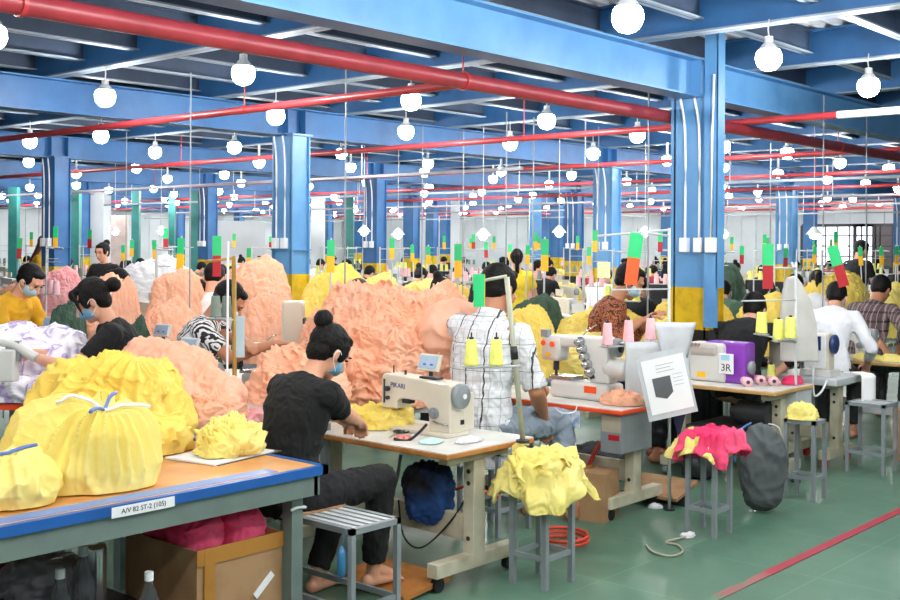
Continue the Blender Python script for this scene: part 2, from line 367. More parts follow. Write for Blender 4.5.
# columns
def column(gu, gv, i):
    px, py, dd = proj((gu, gv, 1.7))
    if not (-30 < px < 930) or dd < 3: return
    b = MB(); hu, hv = .13, .18
    def sect(mb, z0, z1):
        mb.bb(gu - hu, gu - hu + .015, gv - hv, gv + hv, z0, z1); mb.bb(gu + hu - .015, gu + hu, gv - hv, gv + hv, z0, z1)
        mb.bb(gu - hu, gu + hu, gv - hv + .03, gv - hv + .045, z0, z1); mb.bb(gu - hu, gu + hu, gv + hv - .045, gv + hv - .03, z0, z1)
        return mb
    sect(b, 1.37, 2.96)
    b.bb(gu - hu - .02, gu + hu + .02, gv - hv - .02, gv + hv + .02, 2.94, 2.962)
    b.bb(gu - hu - .01, gu + hu + .01, gv - hv - .01, gv + hv + .01, 1.64, 1.655)
    o = struct(b, 'steel_column', m_blue if (gu, gv) in ((8.42, 4.67),) or min(abs(px - q_) for q_ in (287, 608, 789)) < 14 else m_bluem, None)
    if dd < 16: o['label'] = {0: 'wide pale blue steel column with conduits and white switch boxes'}.get(i, 'pale blue steel column with a yellow base band')
    sect(MB(), 1.02, 1.37).build('yellow_band', m_yband, o); sect(MB(), 0, 1.02).build('black_base', m_black, o)
    c = MB(); lst = (-.07, .08) if dd > 10 else (-.1, .03)
    if dd > 28: return
    for q in lst:
        pts = [(gu - hu - .02, gv + q + .0, 1.75), (gu - hu - .02, gv + q, 2.5), (gu - hu - .02, gv + q + .015, 2.75), (gu - hu - .02, gv + q + .05, 2.94)]
        MB().tube(pts, .011, 6).build('conduit', m_white, o)
        MB().bb(gu - hu - .06, gu - hu, gv + q - .035, gv + q + .035, 1.66, 1.78).build('switch_box', m_white, o, bevel=.005 if dd < 14 else 0)
for i, (a, b_) in enumerate([(8.42, 4.67)] + [(a, b_) for a in GU for b_ in GV if (a, b_) != (8.42, 4.67)]):
    if a > 0 and b_ > 0: column(a, b_, i)
# the channel bolted beside the wide column, up through the girder
c = MB(); c.bb(8.22, 8.24, 4.38, 4.50, 1.05, 3.5); c.bb(8.22, 8.33, 4.375, 4.39, 1.37, 3.5)
cu = struct(c, 'column_channel', m_blue, 'pale blue steel channel standing beside the wide column')
MB().tube([(8.2, 4.42, 1.75), (8.2, 4.42, 2.6), (8.19, 4.40, 3.1)], .012, 6).build('conduit', m_white, cu)
MB().bb(8.16, 8.22, 4.38, 4.46, 1.66, 1.78).build('switch_box', m_white, cu, bevel=.005)
PIERS = []
# teal and white columns in the next bay
for px, dd, wd, m_, lb in ((195, 27, .22, m_teal, 'teal column beside a blue one, towards the far side wall'), (349, 30, .25, m_teal, 'teal column standing between two dark blue ones'), (14, 26, .2, m_teal, 'teal column at the edge of the hall'), (76, 27, .2, m_teal, 'teal column beside the broad white pier'),
                         (95, 28.5, .62, m_wall, 'broad white pier on the far side'), (136, 27.5, .18, m_teal, 'teal column between white partitions'), (172, 29, .15, m_teal, 'thin teal column behind the hanging tags'), (455, 31, .25, m_wall, 'white pier in the depth of the hall'), (318, 31, .35, m_wall, 'white pier behind the pale blue column'), (535, 30, .3, m_blue, 'pale blue pier far down the hall'), (783, 31, .2, m_wall, 'white pier beside the third blue column')):
    p = W(px, dd); b = MB().box((p.x, p.y, 1.5), (wd, wd, 3.0), TH)
    struct(b, 'pier_column', m_, lb); PIERS.append((p.x, p.y, wd))
# partitions seen far off
for a, b_, z, m_, lb in ((W(108, 31), W(128, 31), 2.3, mat('pink_wall_paint', 'eed6d0', .8), 'pale pink partition near the side wall'), (W(762, 30), W(905, 26.5), .9, m_wall, 'low white wall under the barred windows'), (W(205, 33), W(265, 33), 2.2, m_wall, 'white partition beyond the teal column')):
    q = b_ - a; struct(MB().box(((a + b_) / 2 + Vector((0, 0, z / 2 + .2))), (q.length, .08, z), math.atan2(q.y, q.x)), 'partition_wall', m_, lb)
# painted line on the floor
p0, p1 = Wz(713, 600, .003), Wz(900, 511, .003)
q = (p1 - p0).normalized(); m_line = ramp_mat('worn_red_line', 'noise', [(.3, 'a05050'), (.46, '93605c'), (.56, '5a7f68')], 2.6, .5)
tag(MB().box(p0 - q * 1.0, (3.2, .055, .003), math.atan2(q.y, q.x)).build('floor_marking_line', m_line), 'worn faded stretch of the red floor line', None, None, 'structure')
tag(MB().box(p0 + q * 3.6, (6.0, .058, .0032), math.atan2(q.y, q.x)).build('floor_marking_line', mat('red_floor_paint', 'a83044', .45, 0, .08, 5, col2='93303e')), 'solid red line painted on the green floor', None, None, 'structure')
# pipes
def pipe(a, b, r, label, name='sprinkler_pipe', clamps=0, m_=None):
    a, b = Vector(a), Vector(b); o = MB().cyl(a, b, r, n=14).build(name, m_ or m_red); tag(o, label, 'pipe')
    for k in range(clamps):
        p = a.lerp(b, (k + .5) / clamps); dr = (b - a).normalized()
        MB().cyl(p - dr * .012, p + dr * .012, r * 1.18, n=14).cyl(p + Vector((0, 0, r)), (p.x, p.y, 3.3), .006, n=6).build('hanger_clamp', m_red, o)
    return o
pipe((1, 4.93, 2.81), (U1 - .5, 4.93, 2.81), .055, 'thick red sprinkler pipe running under the big pale blue girder', clamps=11, m_=mat('dark_red_pipe_paint', '98303a', .42, 0, .06, 5, col2='82282e'))
for k in range(0):
    pipe((3, 4.93 + 5.2 * k, 2.9), (U1 - .5, 4.93 + 5.2 * k, 2.9), .04, 'red main pipe under the %s girder behind the big one' % NUMW[k - 1], clamps=4)
for k in range(9):
    u = 5.9 + 3.8 * k
    if u < U1:
        zp = 2.83 if k == 0 else 2.88; o = pipe((u, 4.93 if k == 0 else -2, zp), (u, V1 - 1, zp), .032, 'slim red branch pipe, %s one crossing beneath the cross beams' % NUMW[k], clamps=6)
        if k == 1: MB().cyl((u, 3.4, 2.88), (u, 4.0, 2.88), .034, n=14).build('white_patch', m_white, o)
# grey conduits and cable trunking near the ceiling
for k, (u, z) in enumerate(((11.6, 2.7), (15.4, 2.66), (19.2, 2.6), (23, 2.6), (27, 2.55))):
    o = MB().bb(u - .03, u + .03, 9 if k == 0 else 2, V1 - 2, z, z + .035).build('cable_trunking', m_grey); tag(o, 'grey cable trunking hung across the hall, %s from the big girder end' % NUMW[k], 'cable trunking')
    for v in range(8, 34, 4): MB().cyl((u, v, z), (u, v, 3.3), .008, n=6).build('hanger_rod', m_greyl, o)
# ------------------------------------------------------------------ lamps
bs = MB().lathe([(.015, -.088), (.05, -.076), (.075, -.05), (.088, -.015), (.088, .012), (.083, .038), (.072, .056)], n=18); bs.lathe([(.0725, .056), (.066, .065), (.045, .095), (.034, .105)], n=18, mi=1)  # bulb drawn oversize, glowing part carried up the housing, to take in its glare
bulb_me = bs.mesh('light_bulb', [m_bulb, m_white])
sock_me = MB().cyl((0, 0, .095), (0, 0, .15), .032, .03, n=12).mesh('bulb_socket', m_white)
cord_me = MB().tube([(0, 0, .15), (.01, .01, .2), (0, 0, .27)], .006, 5).mesh('lamp_cord', m_white)
far = MB().lathe([(.02, -.083), (.06, -.06), (.086, -.01), (.082, .035), (.072, .052)], n=10); far.lathe([(.0725, .052), (.06, .065), (.03, .09)], n=10, mi=1); far.cyl((0, 0, .07), (0, 0, .27), .02, n=6, mi=1); far_me = far.mesh('light_bulb', [m_bulb, m_white])
LAMPS = []
rows_v = [-1.9, 0.3, 1.6, 3.47, 6.82, 8.72, 11.9, 13.7, 17.1, 19.0, 22.3, 24.2, 27.5, 29.4, 32.7, 34.6]
for vi, v in enumerate(rows_v):
    for k in range(-3, 17):
        u = 5.33 + 1.9 * k
        px, py, dd = proj((u, v, 3.0))
        inview = dd > 1 and -12 < px < 912 and py > -12
        near = (abs(u - 2.5) < 5 and v < 7) 
        if not inview and not (near and u > -2): continue
        if u > U1 - .5: continue
        jz = random.uniform(-.03, .03)
        # hanging points of each bulb wander a little from the grid
        ju, jv = (random.uniform(-.05, .05), random.uniform(-.08, .08))
        if dd < 16:
            o = bpy.data.objects.new('light_bulb', bulb_me); COL.objects.link(o)
            for nm, me in (('bulb_socket', sock_me), ('lamp_cord', cord_me)):
                c = bpy.data.objects.new(nm, me); COL.objects.link(c); c.parent = o
        else: o = bpy.data.objects.new('light_bulb', far_me); COL.objects.link(o)
        o.location = (u + ju, v + jv, 3.0 + jz); o['category'] = 'light bulb'; o['group'] = 'bare bulbs hanging in rows under the ceiling'
        AUTO.append((o, 'glowing bare bulb' if dd < 12 else 'small glowing bulb' if dd < 20 else 'tiny distant glowing bulb', 'bulb', 1))
# low hanging shaded work lamps
sh = MB().lathe([(.02, .12), (.04, .10), (.10, .03), (.105, .02)], n=14); shade_me = sh.mesh('lamp_shade', m_white)
for px, y, dd in ((364, 233, 17), (483, 237, 15), (559, 234, 16), (724, 236, 19), (814, 236, 14.5), (161, 232, 21), (115, 233, 22), (645, 234, 17), (398, 236, 17)):
    p = Wy(px, y, dd); t = thing('work_lamp', None, 'lamp', p)
    o = bpy.data.objects.new('lamp_shade', shade_me); COL.objects.link(o); o.parent = t
    MB().ell((0, 0, .02), .06, nu=10, nv=6).build('bulb', m_bulb, t); MB().cyl((0, 0, .1), (0, 0, 3.3 - p.z), .006, n=5).build('cord', m_greyl, t)
    AUTO.append((t, 'low white shaded work lamp', 'worklamp', 1))
w_ = bpy.data.worlds.new('world'); SC.world = w_; w_.use_nodes = True
w_.node_tree.nodes['Background'].inputs[0].default_value = (.9, .95, 1, 1); w_.node_tree.nodes['Background'].inputs[1].default_value = .28
SC.view_settings.view_transform = 'Standard'; SC.view_settings.look = 'None'; SC.view_settings.gamma = 1; SC.view_settings.exposure = 0.17
SC.view_settings.use_curve_mapping = False
cy = SC.cycles; cy.max_bounces = 6; cy.diffuse_bounces = 4; cy.glossy_bounces = 2; cy.transmission_bounces = 4; cy.sample_clamp_indirect = 6; cy.use_denoising = True; cy.use_light_tree = True; cy.caustics_reflective = False; cy.caustics_refractive = False
# ================================================================== furniture
def sewing_table(label, u0, u1, v0, v1, z, top, edge, leg, caster=None, legs=(0.12, 0.12), beam=True, group=None, foot=None, t=.03):
    r = thing('sewing_table', label, 'table', ((u0 + u1) / 2, (v0 + v1) / 2, 0), group=group)
    hu, hv = (u1 - u0) / 2, (v1 - v0) / 2; ft = hu * .92 if foot is None else foot
    MB().bb(-hu + .004, hu - .004, -hv + .004, hv - .004, z - .004, z + .001).build('worktop', top, r)
    MB().bb(-hu, hu, -hv, hv, z - t, z - .003).build('tabletop', edge, r, bevel=.006)
    for s, off in ((-1, legs[0]), (1, legs[1])):
        y = s * (hv - off); L = MB()
        L.bb(-.045, .045, y - .035, y + .035, .14, z - .08)
        o = L.build('leg', leg, r, bevel=.004)
        MB().bb(-hu * .7, hu * .7, y - .03, y + .03, z - .08, z - t).build('top_bracket', leg, r)
        MB().bb(-ft, ft, y - .035, y + .035, .075, .145).build('foot', leg, o, bevel=.004)
        b = MB(); [b.cyl((-.0455, y, zz), (-.049, y, zz), .012, n=10) for zz in (z - .14, z - .2, .22)]; b.build('bolt', m_dark, o)
        for q in (-1, 1):
            c = MB(); c.cyl((q * (ft - .04), y - .016, .038), (q * (ft - .04), y + .016, .038), .036, n=14)
            c.bb(q * (ft - .04) - .012, q * (ft - .04) + .012, y - .025, y + .025, .06, .08); c.build('caster', caster or m_black, o)
    if beam: MB().bb(-.02, .02, -hv + legs[0], hv - legs[1], .2, .33).build('stretcher', leg, r, bevel=.004)
    return r
def stool(label, u0, u1, v0, v1, z, m, slats=5, group=None, leg=.025):
    r = thing('metal_stool', label, 'stool', ((u0 + u1) / 2, (v0 + v1) / 2, 0), group=group); hu, hv = (u1 - u0) / 2, (v1 - v0) / 2
    f = MB()
    for s in (-1, 1):
        f.bb(-hu, hu, s * hv - (leg if s > 0 else 0), s * hv + (0 if s > 0 else leg), z - .025, z); f.bb(s * hu - (leg if s > 0 else 0), s * hu + (0 if s > 0 else leg), -hv, hv, z - .025, z)
    f.build('seat_frame', m, r)
    s_ = MB()
    for k in range(slats):
        x = -hu + leg + (2 * hu - 2 * leg) * (k + .5) / slats; s_.bb(x - .014, x + .014, -hv + leg, hv - leg, z - .018, z - .002)
    s_.build('seat_slats', m_greyl, r)
    for a in (-1, 1):
        for b in (-1, 1):
            MB().bb(min(a * hu, a * (hu - leg)), max(a * hu, a * (hu - leg)), min(b * hv, b * (hv - leg)), max(b * hv, b * (hv - leg)), 0, z - .025).build('leg', m, r)
    for b in (-1, 1): MB().bb(-hu + leg, hu - leg, b * (hv - leg / 2) - .008, b * (hv - leg / 2) + .008, .14, .165).build('crossbar', m, r)
    for a in (-1, 1): MB().bb(a * (hu - leg / 2) - .008, a * (hu - leg / 2) + .008, -hv + leg, hv - leg, .14, .165).build('crossbar', m, r)
    return r
def cone(label, p, m, h=.13, r0=.036, r1=.026, group=None, lie=None, auto=None):
    o = MB()
    if lie is None: o.lathe([(r0, 0), (r0 * 1.0, .01), (r1, h - .006), (r1 * .9, h)], n=16)
    else: o.lathe([(r0, 0), (r0, .01), (r1, h - .006), (r1 * .9, h)], n=16, mtx=lie)
    t = o.build('thread_cone', m, loc=p); tag(t, label, 'thread cone', group)
    c = MB(); c.lathe([(.014, -.003), (.014, .001)], n=12, mtx=lie) if lie is not None else c.cyl((0, 0, h - .001), (0, 0, h + .012), .012, n=10)
    c.build('spool_core', m_dark, t); return t
def lockstitch(label, loc, rz, m, s=1.0, brand=None, panel=True, mask=None, wheel=None, group=None):
    r = thing('sewing_machine', label, 'sewing machine', loc, rz, group, s)
    MB().bb(-.27, .25, -.09, .09, 0, .022).build('bed', m, r, bevel=.006)
    out = [(-.255, .12), (-.25, .285), (-.235, .30), (.23, .28), (.25, .265), (.25, .02), (.10, .02), (.095, .13), (.075, .16), (.04, .172), (-.12, .172), (-.135, .155), (-.14, .115), (-.245, .11)]
    MB().prism(out, -.06, .06).build('arm', m, r, bevel=.012)
    MB().bb(-.268, -.252, -.045, .045, .115, .285).build('face_plate', m_chrome, r, bevel=.004)
    MB().bb(.10, .24, .055, .15, .02, .22).build('motor_housing', m, r, bevel=.012)
    w_ = MB(); w_.lathe([(.052, 0), (.066, .006), (.066, .03), (.055, .038), (.03, .04), (.022, .045)], (.252, 0, .215), 28, mtx=Matrix.Rotation(PI / 2, 3, 'Y')); wo = w_.build('handwheel', wheel or m_grey, r)
    MB().cyl((.29, 0, .215), (.3, 0, .215), .014, n=12).build('wheel_hub', m_white, wo)
    n = MB(); n.cyl((-.195, 0, .115), (-.195, 0, .05), .007, n=8); n.cyl((-.195, 0, .05), (-.195, 0, .022), .002, n=6); n.build('needle_bar', m_chrome, r)
    MB().cyl((-.175, 0, .115), (-.175, 0, .04), .006, n=8).bb(-.21, -.165, -.02, .012, .026, .034).build('presser_foot', m_chrome, r)
    d = MB(); d.cyl((.14, -.06, .12), (.14, -.075, .12), .03, n=22); d.cyl((.14, -.075, .12), (.14, -.085, .12), .018, n=16); d.build('stitch_dial', m_grey, r)
    t = MB(); t.cyl((-.2, -.06, .22), (-.2, -.08, .22), .014, n=12); t.cyl((-.2, -.06, .17), (-.2, -.075, .17), .011, n=12); t.bb(-.235, -.226, -.066, -.06, .14, .27); t.build('tension_disc', m_dark, r)
    MB().bb(-.10, -.035, -.064, -.02, .150, .176).build('lamp_housing', m_black, r, bevel=.008)
    MB().tube([(.13, -.062, .075), (.18, -.07, .07), (.24, -.068, .068)], .004).build('reverse_lever', m_chrome, r)
    MB().cyl((-.22, .0, .298), (-.22, 0, .34), .004, n=6).cyl((-.13, .0, .296), (-.13, 0, .32), .007, n=6).bb(0, .12, -.03, .03, .288, .300).build('top_guides', m_dark, r)
    MB().bb(.2502, .2515, .02, .05, .06, .085).build('switch_label', m_black, r)
    if panel:
        R = Matrix.Rotation(math.radians(-20), 3, 'X')
        p = MB().box((.03, .02, .37), (.15, .022, .095), mtx=R).build('control_panel', m, r, bevel=.006)
        MB().box((.03, .0075, .375), (.125, .004, .07), mtx=R).build('screen', mat('blue_grey_screen', '9cb4cc', .3), p)
        for k in (0, 1): MB().cyl((.01 + .05 * k, .004, .36), (.01 + .05 * k, .0, .358), .012, n=12).build('button', mat('blue_button', '3a7ad0', .4), p)
        MB().cyl((.03, .03, .29), (.03, .03, .335), .012, n=8).build('stand', m_dark, p)
    if brand: text(brand, .038, mat('navy_lettering', '27397a', .5), r, (-.13, -.0615, .24), (PI / 2, .04, 0))
    return r
def overlock(label, loc, rz, m, s=1.0, knobs=True, sticker=True, group=None):
    r = thing('overlock_machine', label, 'sewing machine', loc, rz, group, s)
    MB().bb(-.25, .16, -.09, .09, 0, .10).build('base', m, r, bevel=.02)
    MB().bb(-.27, -.10, -.07, .05, .10, .125).build('cloth_plate', m_chrome, r, bevel=.004)
    MB().prism([(.0, .10), (-.05, .30), (-.30, .29), (-.31, .36), (.12, .37), (.14, .10)], -.05, .06).build('arm', m, r, bevel=.015)
    h = MB(); h.bb(-.33, -.20, -.07, .05, .21, .35); ho = h.build('needle_head', mat('pale_plastic_cover', 'd8d4cf', .35), r, bevel=.018)
    for a, zz, c in ((-.31, .315, m_torg), (-.245, .31, m_torg), (-.275, .245, m_tyel)): MB().cyl((a, -.07, zz), (a, -.076, zz), .017, n=14).build('warning_dot', c, ho)
    MB().bb(-.33, -.28, -.075, -.03, .35, .395).build('sensor_box', m_grey, r, bevel=.004)
    n = MB(); n.cyl((-.265, 0, .21), (-.265, 0, .15), .018, n=10); n.cyl((-.265, 0, .15), (-.265, 0, .12), .008, n=8); n.build('needle_bar', m_dark, r)
    if knobs:
        for k in range(5):
            x, zz = -.055 + .018 * k, .335 - .043 * k
            kn = MB(); kn.lathe([(.030, 0), (.030, .02), (.018, .03), (.018, .045)], (x, -.05, zz), 16, mtx=Matrix.Rotation(PI / 2, 3, 'X')); kn.build('tension_knob', m_chrome, r)
        MB().prism([(-.085, .34), (-.06, .36), (.05, .13), (.02, .12)], -.058, -.05).build('knob_plate', m_dark, r)
    mt = MB(); mt.lathe([(.05, 0), (.06, .01), (.06, .13), (.045, .15)], (.10, .0, .19), 20, mtx=Matrix.Rotation(PI / 2, 3, 'Y')); mt.build('motor', m, r)
    MB().lathe([(.055, 0), (.058, .02), (.04, .03)], (.255, 0, .19), 22, mtx=Matrix.Rotation(PI / 2, 3, 'Y')).build('motor_cover', m_grey, r)
    MB().lathe([(.05, 0), (.055, .01), (.055, .035), (.03, .045)], (.145, 0, .31), 22, mtx=Matrix.Rotation(PI / 2, 3, 'Y')).lathe([(.028, 0), (.028, .012)], (.185, 0, .31), 14, mi=1, mtx=Matrix.Rotation(PI / 2, 3, 'Y')).build('handwheel', [m_grey, m_black], r)
    if sticker: s_ = MB().bb(.0, .085, -.0925, -.09, .045, .085).build('orange_label', m_torg, r)
    MB().tube([(-.05, -.03, .37), (0, -.05, .41), (.05, -.04, .44)], .004).build('thread_guide', m_chrome, r)
    return r
def thread_stand(label, base, top, arm_to=None, tray=None, rings=(), m=None, grip=False, name='thread_stand', group=None, r_=.010):
    """pole from base to top; top arm to a point; tray (point, arm) list holding discs"""
    m = m or m_greyl; base = Vector(base); r = thing(name, label, 'thread stand', base, group=group); L = lambda p: Vector(p) - base
    MB().tube([L(base), L(top)], r_, 8).build('pole', m, r); MB().cyl((0, 0, 0), (0, 0, .012), .035, n=16).build('base_flange', m_dark, r)
    if arm_to is not None:
        for q in (arm_to if isinstance(arm_to, list) else [arm_to]):
            a, b = q; MB().tube([L(a), L(b)], .009, 6).build('top_arm', m, r)
    for a, b in rings: MB().tube([L(a), L(b)], .006, 6).build('guide_bar', m, r)
    for hub, p in (tray or []):
        t = MB(); t.tube([L(hub), L(p) + Vector((0, 0, -.006))], .007, 6); t.lathe([(.02, -.012), (.055, -.002), (.058, 0)], L(p), 20); t.cyl(L(p), L(p) + Vector((0, 0, .17)), .004, n=6, mi=1); t.build('spool_tray', [m_greyl, m_black], r)
    if grip: k = L(top).lerp(Vector((0, 0, 0)), .42); k2 = L(top).lerp(Vector((0, 0, 0)), .5); MB().tube([k, k2], r_ * 1.4, 10).build('rubber_grip', m_black, r)
    return r
def card_tag(label, p, ang, up, low, h=.31, w=.075, tilt=0.0, group=None, bend=0.0):
    """two-tone signal card; p = top centre, faces the camera side"""
    r = thing('signal_card', label, 'signal card', p, ang, group); q = r.rotation_euler; q.y = tilt
    MB().bb(-w / 2, w / 2, -.003, .003, -h * .5, 0).build('upper_card', up, r)
    MB().bb(-w / 2 + .003, w / 2 - .003, -.003 - .004, .003 - .004, -h, -h * .48).build('lower_card', low, r)
    MB().cyl((0, 0, 0), (0, 0, .03), .002, n=5).build('hook', m_chrome, r); return r
# ------------------------------------------------------------------ fabric heaps
def heap_mesh(name, mats, rx, ry, h, seed, res=90, fold=.05, fscale=5.0, lump=.16, top=.75, flaps=0, fsize=.12, shape=None, fine=1.0, flat=.55, pleat=None):
    az = np.linspace(0, 2 * PI, res * 2, endpoint=False); t = np.linspace(0, 1, res)
    A, T = np.meshgrid(az, t); A = A.ravel(); T = T.ravel(); ph = T * PI / 2
    cr = np.cos(ph) ** top; sr = np.sin(ph) ** flat
    X = rx * cr * np.cos(A); Y = ry * cr * np.sin(A); Z = h * sr
    P = np.stack([X, Y, Z], 1); Nn = np.stack([cr * np.cos(A) / rx, cr * np.sin(A) / ry, sr / h + .02], 1); Nn /= np.linalg.norm(Nn, axis=1)[:, None]
    if shape is not None: P = shape(P)
    S = P + seed * 3.7
    base = lump * min(rx, ry, h) * noise(S * (1.1 / max(.25, min(rx, ry))), seed) * 1.5
    fo = folds(S, fscale, seed, fine) - .35
    damp = np.clip(T * 14, 0, 1)
    if pleat:
        tx, ty, npl, pa = pleat; dx, dy = P[:, 0] - tx, P[:, 1] - ty; dd = np.hypot(dx, dy) + .15 * (h - P[:, 2]); an = np.arctan2(dy, dx)
        wv = npl * an + 1.6 * noise(S * 2.2, seed + 31) + 1.2 * noise(np.stack([an * 2, dd * 0, dd * 0], 1), seed + 33)
        pl = (1 - np.abs(np.sin(wv / 2)) ** .8) * np.clip(dd / .12, 0, 1) * pa - pa * .9 * np.exp(-(dd / .06) ** 2)
        base = base + pl
    P = P + Nn * (base * damp + fold * fo)[:, None]
    P += fold * .5 * np.stack([noise(S * fscale, seed + 20), noise(S * fscale, seed + 21), noise(S * fscale, seed + 22)], 1)
    P[:, 2] = np.maximum(P[:, 2], .004)
    n2 = res * 2; mb = MB(); Fc = [(j * n2 + i, j * n2 + (i + 1) % n2, (j + 1) * n2 + (i + 1) % n2, (j + 1) * n2 + i) for j in range(res - 1) for i in range(n2)]
    mb.add(P, Fc, 0, True); mb.add(P[:n2], [tuple(range(n2 - 1, -1, -1))], 0)
    rnd = random.Random(seed)
    for k in range(flaps):
        j = int(res * (rnd.random() ** .8) * .93); i = rnd.randrange(n2); c = P[j * n2 + i]; nn = Vector(Nn[j * n2 + i])
        q = nn.to_track_quat('Z', 'Y').to_matrix() @ Matrix.Rotation(rnd.random() * 6.28, 3, 'Z') @ Matrix.Rotation(rnd.uniform(-.5, .5), 3, 'X')
        sx, sy = fsize * rnd.uniform(.6, 1.5), fsize * rnd.uniform(.4, 1.0); a1, a2 = rnd.uniform(6, 16), rnd.uniform(0, 6)
        def fn(u, v):
            x, y = (u - .5) * sx * (1 + .3 * math.sin(v * 5 + a2)), (v - .5) * sy * (1 + .25 * math.sin(u * 6 + a1))
            z = .016 * math.sin(u * a1 + a2 + 2 * v) + .012 * math.sin(v * 9 + a1) - .09 * ((u - .5) ** 2 + (v - .5) ** 2) * 2 * sx / .12 + .006
            return q @ Vector((x, y, z)) + Vector(c) + nn * .006
        mb.grid(fn, 9, 7, mi=0)
    return mb.mesh(name, mats)
def heap(name, label, cat, mats, loc, rx, ry, h, seed, rz=0, group=None, stuff=False, subs=0, **k):
    me = heap_mesh(name, mats, rx, ry, h, seed, **k); o = bpy.data.objects.new(name, me); COL.objects.link(o)
    o.location = loc; o.rotation_euler = (0, 0, rz); tag(o, label, cat, group, 'stuff' if stuff else None); return o
def bundle_mesh(name, mats, L, Rr, seed, pleats=9, waist=.55, res=110, amp=.03):
    """garments gathered and tied round the middle: a bow-tie of deep pleats lying on the table; long axis x"""
    u = np.linspace(-1, 1, res); a = np.linspace(0, 2 * PI, res, endpoint=False); U, A = np.meshgrid(u, a); U = U.T.ravel(); A = A.T.ravel()
    prof = (waist + (1 - waist) * np.abs(U) ** .7) * np.clip((1.02 - np.abs(U) ** 5), 0.02, 1) ** .5
    X = U * L / 2 * (1 - .10 * np.cos(A * 2)); P0 = np.stack([X, np.cos(A), np.sin(A)], 1)
    pl = np.abs(np.sin(A * pleats / 2 + 1.2 * noise(P0 * np.array([3, 1.2, 1.2]), seed))) ** .7
    R_ = Rr * prof * (1 + .16 * pl * (.35 + np.abs(U)) + .16 * noise(P0 * 1.6, seed + 3))
    P = np.stack([X + .04 * noise(P0 * 3, seed + 5), R_ * np.cos(A) * 1.35, R_ * np.sin(A) * .92 + Rr * .72], 1)
    S = P * 7 + seed; P += amp * (folds(P + seed, 5.0, seed, .5) - .3)[:, None] * np.stack([0 * A, np.cos(A), np.sin(A)], 1)
    P[:, 2] = np.maximum(P[:, 2], .004 + .01 * np.abs(np.cos(A * 3)))
    mb = MB(); mb.add(P, [(j * res + i, (j + 1) * res + i, (j + 1) * res + (i + 1) % res, j * res + (i + 1) % res) for j in range(res - 1) for i in range(res)], 0, True)
    mb.add(P[:res], [tuple(range(res))], 0); mb.add(P[-res:], [tuple(range(res - 1, -1, -1))], 0)
    return mb.mesh(name, mats)
def drape(name, label, cat, m, z, u0, u1, v0, v1, drop, seed, group=None, res=60, over=.03, thick=.0):
    """cloth thrown over a small seat: a sheet that lies on the rectangle and hangs over its sides"""
    cu, cv = (u0 + u1) / 2, (v0 + v1) / 2; hu, hv = (u1 - u0) / 2 + .012, (v1 - v0) / 2 + .012; D = drop
    g = np.linspace(-1, 1, res); GX, GY = np.meshgrid(g, g); X = GX.ravel() * (hu + D); Y = GY.ravel() * (hv + D)
    P0 = np.stack([X, Y, 0 * X], 1); wob = 1 + .35 * noise(P0 * 4, seed)
    X = X * wob; Y = Y * (1 + .35 * noise(P0 * 4 + 9, seed + 2))
    ex = np.maximum(np.abs(X) - hu, 0); ey = np.maximum(np.abs(Y) - hv, 0); e = np.hypot(ex, ey)
    ln = np.clip(e, 0, D * 1.2)
    nx = np.where(e > 0, ex / np.maximum(e, 1e-6) * np.sign(X), 0); ny = np.where(e > 0, ey / np.maximum(e, 1e-6) * np.sign(Y), 0)
    ang = np.arctan2(Y, X); flare = .025 * (1 + np.sin(ang * 9 + seed)) * np.clip(ln / .1, 0, 1) + over * np.clip(ln / .06, 0, 1)
    Q = np.stack([np.clip(X, -hu, hu) + nx * flare, np.clip(Y, -hv, hv) + ny * flare, .012 - ln], 1)
    fo = folds(np.stack([X, Y, 0 * X], 1) + seed, 6.5, seed, .8)
    Q[:, 2] += np.where(e > 0.03, .0, .05 * np.clip(fo + .25, 0, 1.3)); Q[:, 0] += nx * .03 * fo; Q[:, 1] += ny * .03 * fo
    mb = MB(); mb.add(Q, [(j * res + i, j * res + i + 1, (j + 1) * res + i + 1, (j + 1) * res + i) for j in range(res - 1) for i in range(res - 1)], 0, True)
    o = mb.build(name, m, loc=(cu, cv, z), solid=.006); return tag(o, label, cat, group)
# ================================================================== people
def remesh(mb, name, mats, voxel, smooth=6, disp=0, dscale=8, seed=1, fac=.5, fine=0):
    me = mb.mesh(name, mats); ob = bpy.data.objects.new(name + '_source', me); COL.objects.link(ob)
    md = ob.modifiers.new('r', 'REMESH'); md.mode = 'VOXEL'; md.voxel_size = voxel; md.use_smooth_shade = True
    if smooth: s = ob.modifiers.new('s', 'SMOOTH'); s.iterations = smooth; s.factor = fac
    dg = bpy.context.evaluated_depsgraph_get(); dg.update(); out = bpy.data.meshes.new_from_object(ob.evaluated_get(dg))
    bpy.data.objects.remove(ob); bpy.data.meshes.remove(me); out.name = name
    n = len(out.vertices); co = np.empty(n * 3); out.vertices.foreach_get('co', co); co = co.reshape(-1, 3)
    if disp:
        no = np.empty(n * 3); out.vertices.foreach_get('normal', no); no = no.reshape(-1, 3)
        f = folds(co + seed, dscale, seed, 1) - .3
        co = co + no * (disp * f)[:, None]; out.vertices.foreach_set('co', co.ravel())
    out.materials.clear()
    for m in (mats if isinstance(mats, (list, tuple)) else [mats]): out.materials.append(m)
    out.polygons.foreach_set('use_smooth', [True] * len(out.polygons)); out.update(); return out
def ik(a, b, l1, l2, pole):
    a, b = Vector(a), Vector(b); d = b - a; L = min(d.length, (l1 + l2) * .995); dn = d.normalized(); b = a + dn * L
    x = (l1 * l1 - l2 * l2 + L * L) / (2 * L); h = math.sqrt(max(l1 * l1 - x * x, 0)); p = Vector(pole); p = (p - dn * p.dot(dn)).normalized()
    return a + dn * x + p * h, b
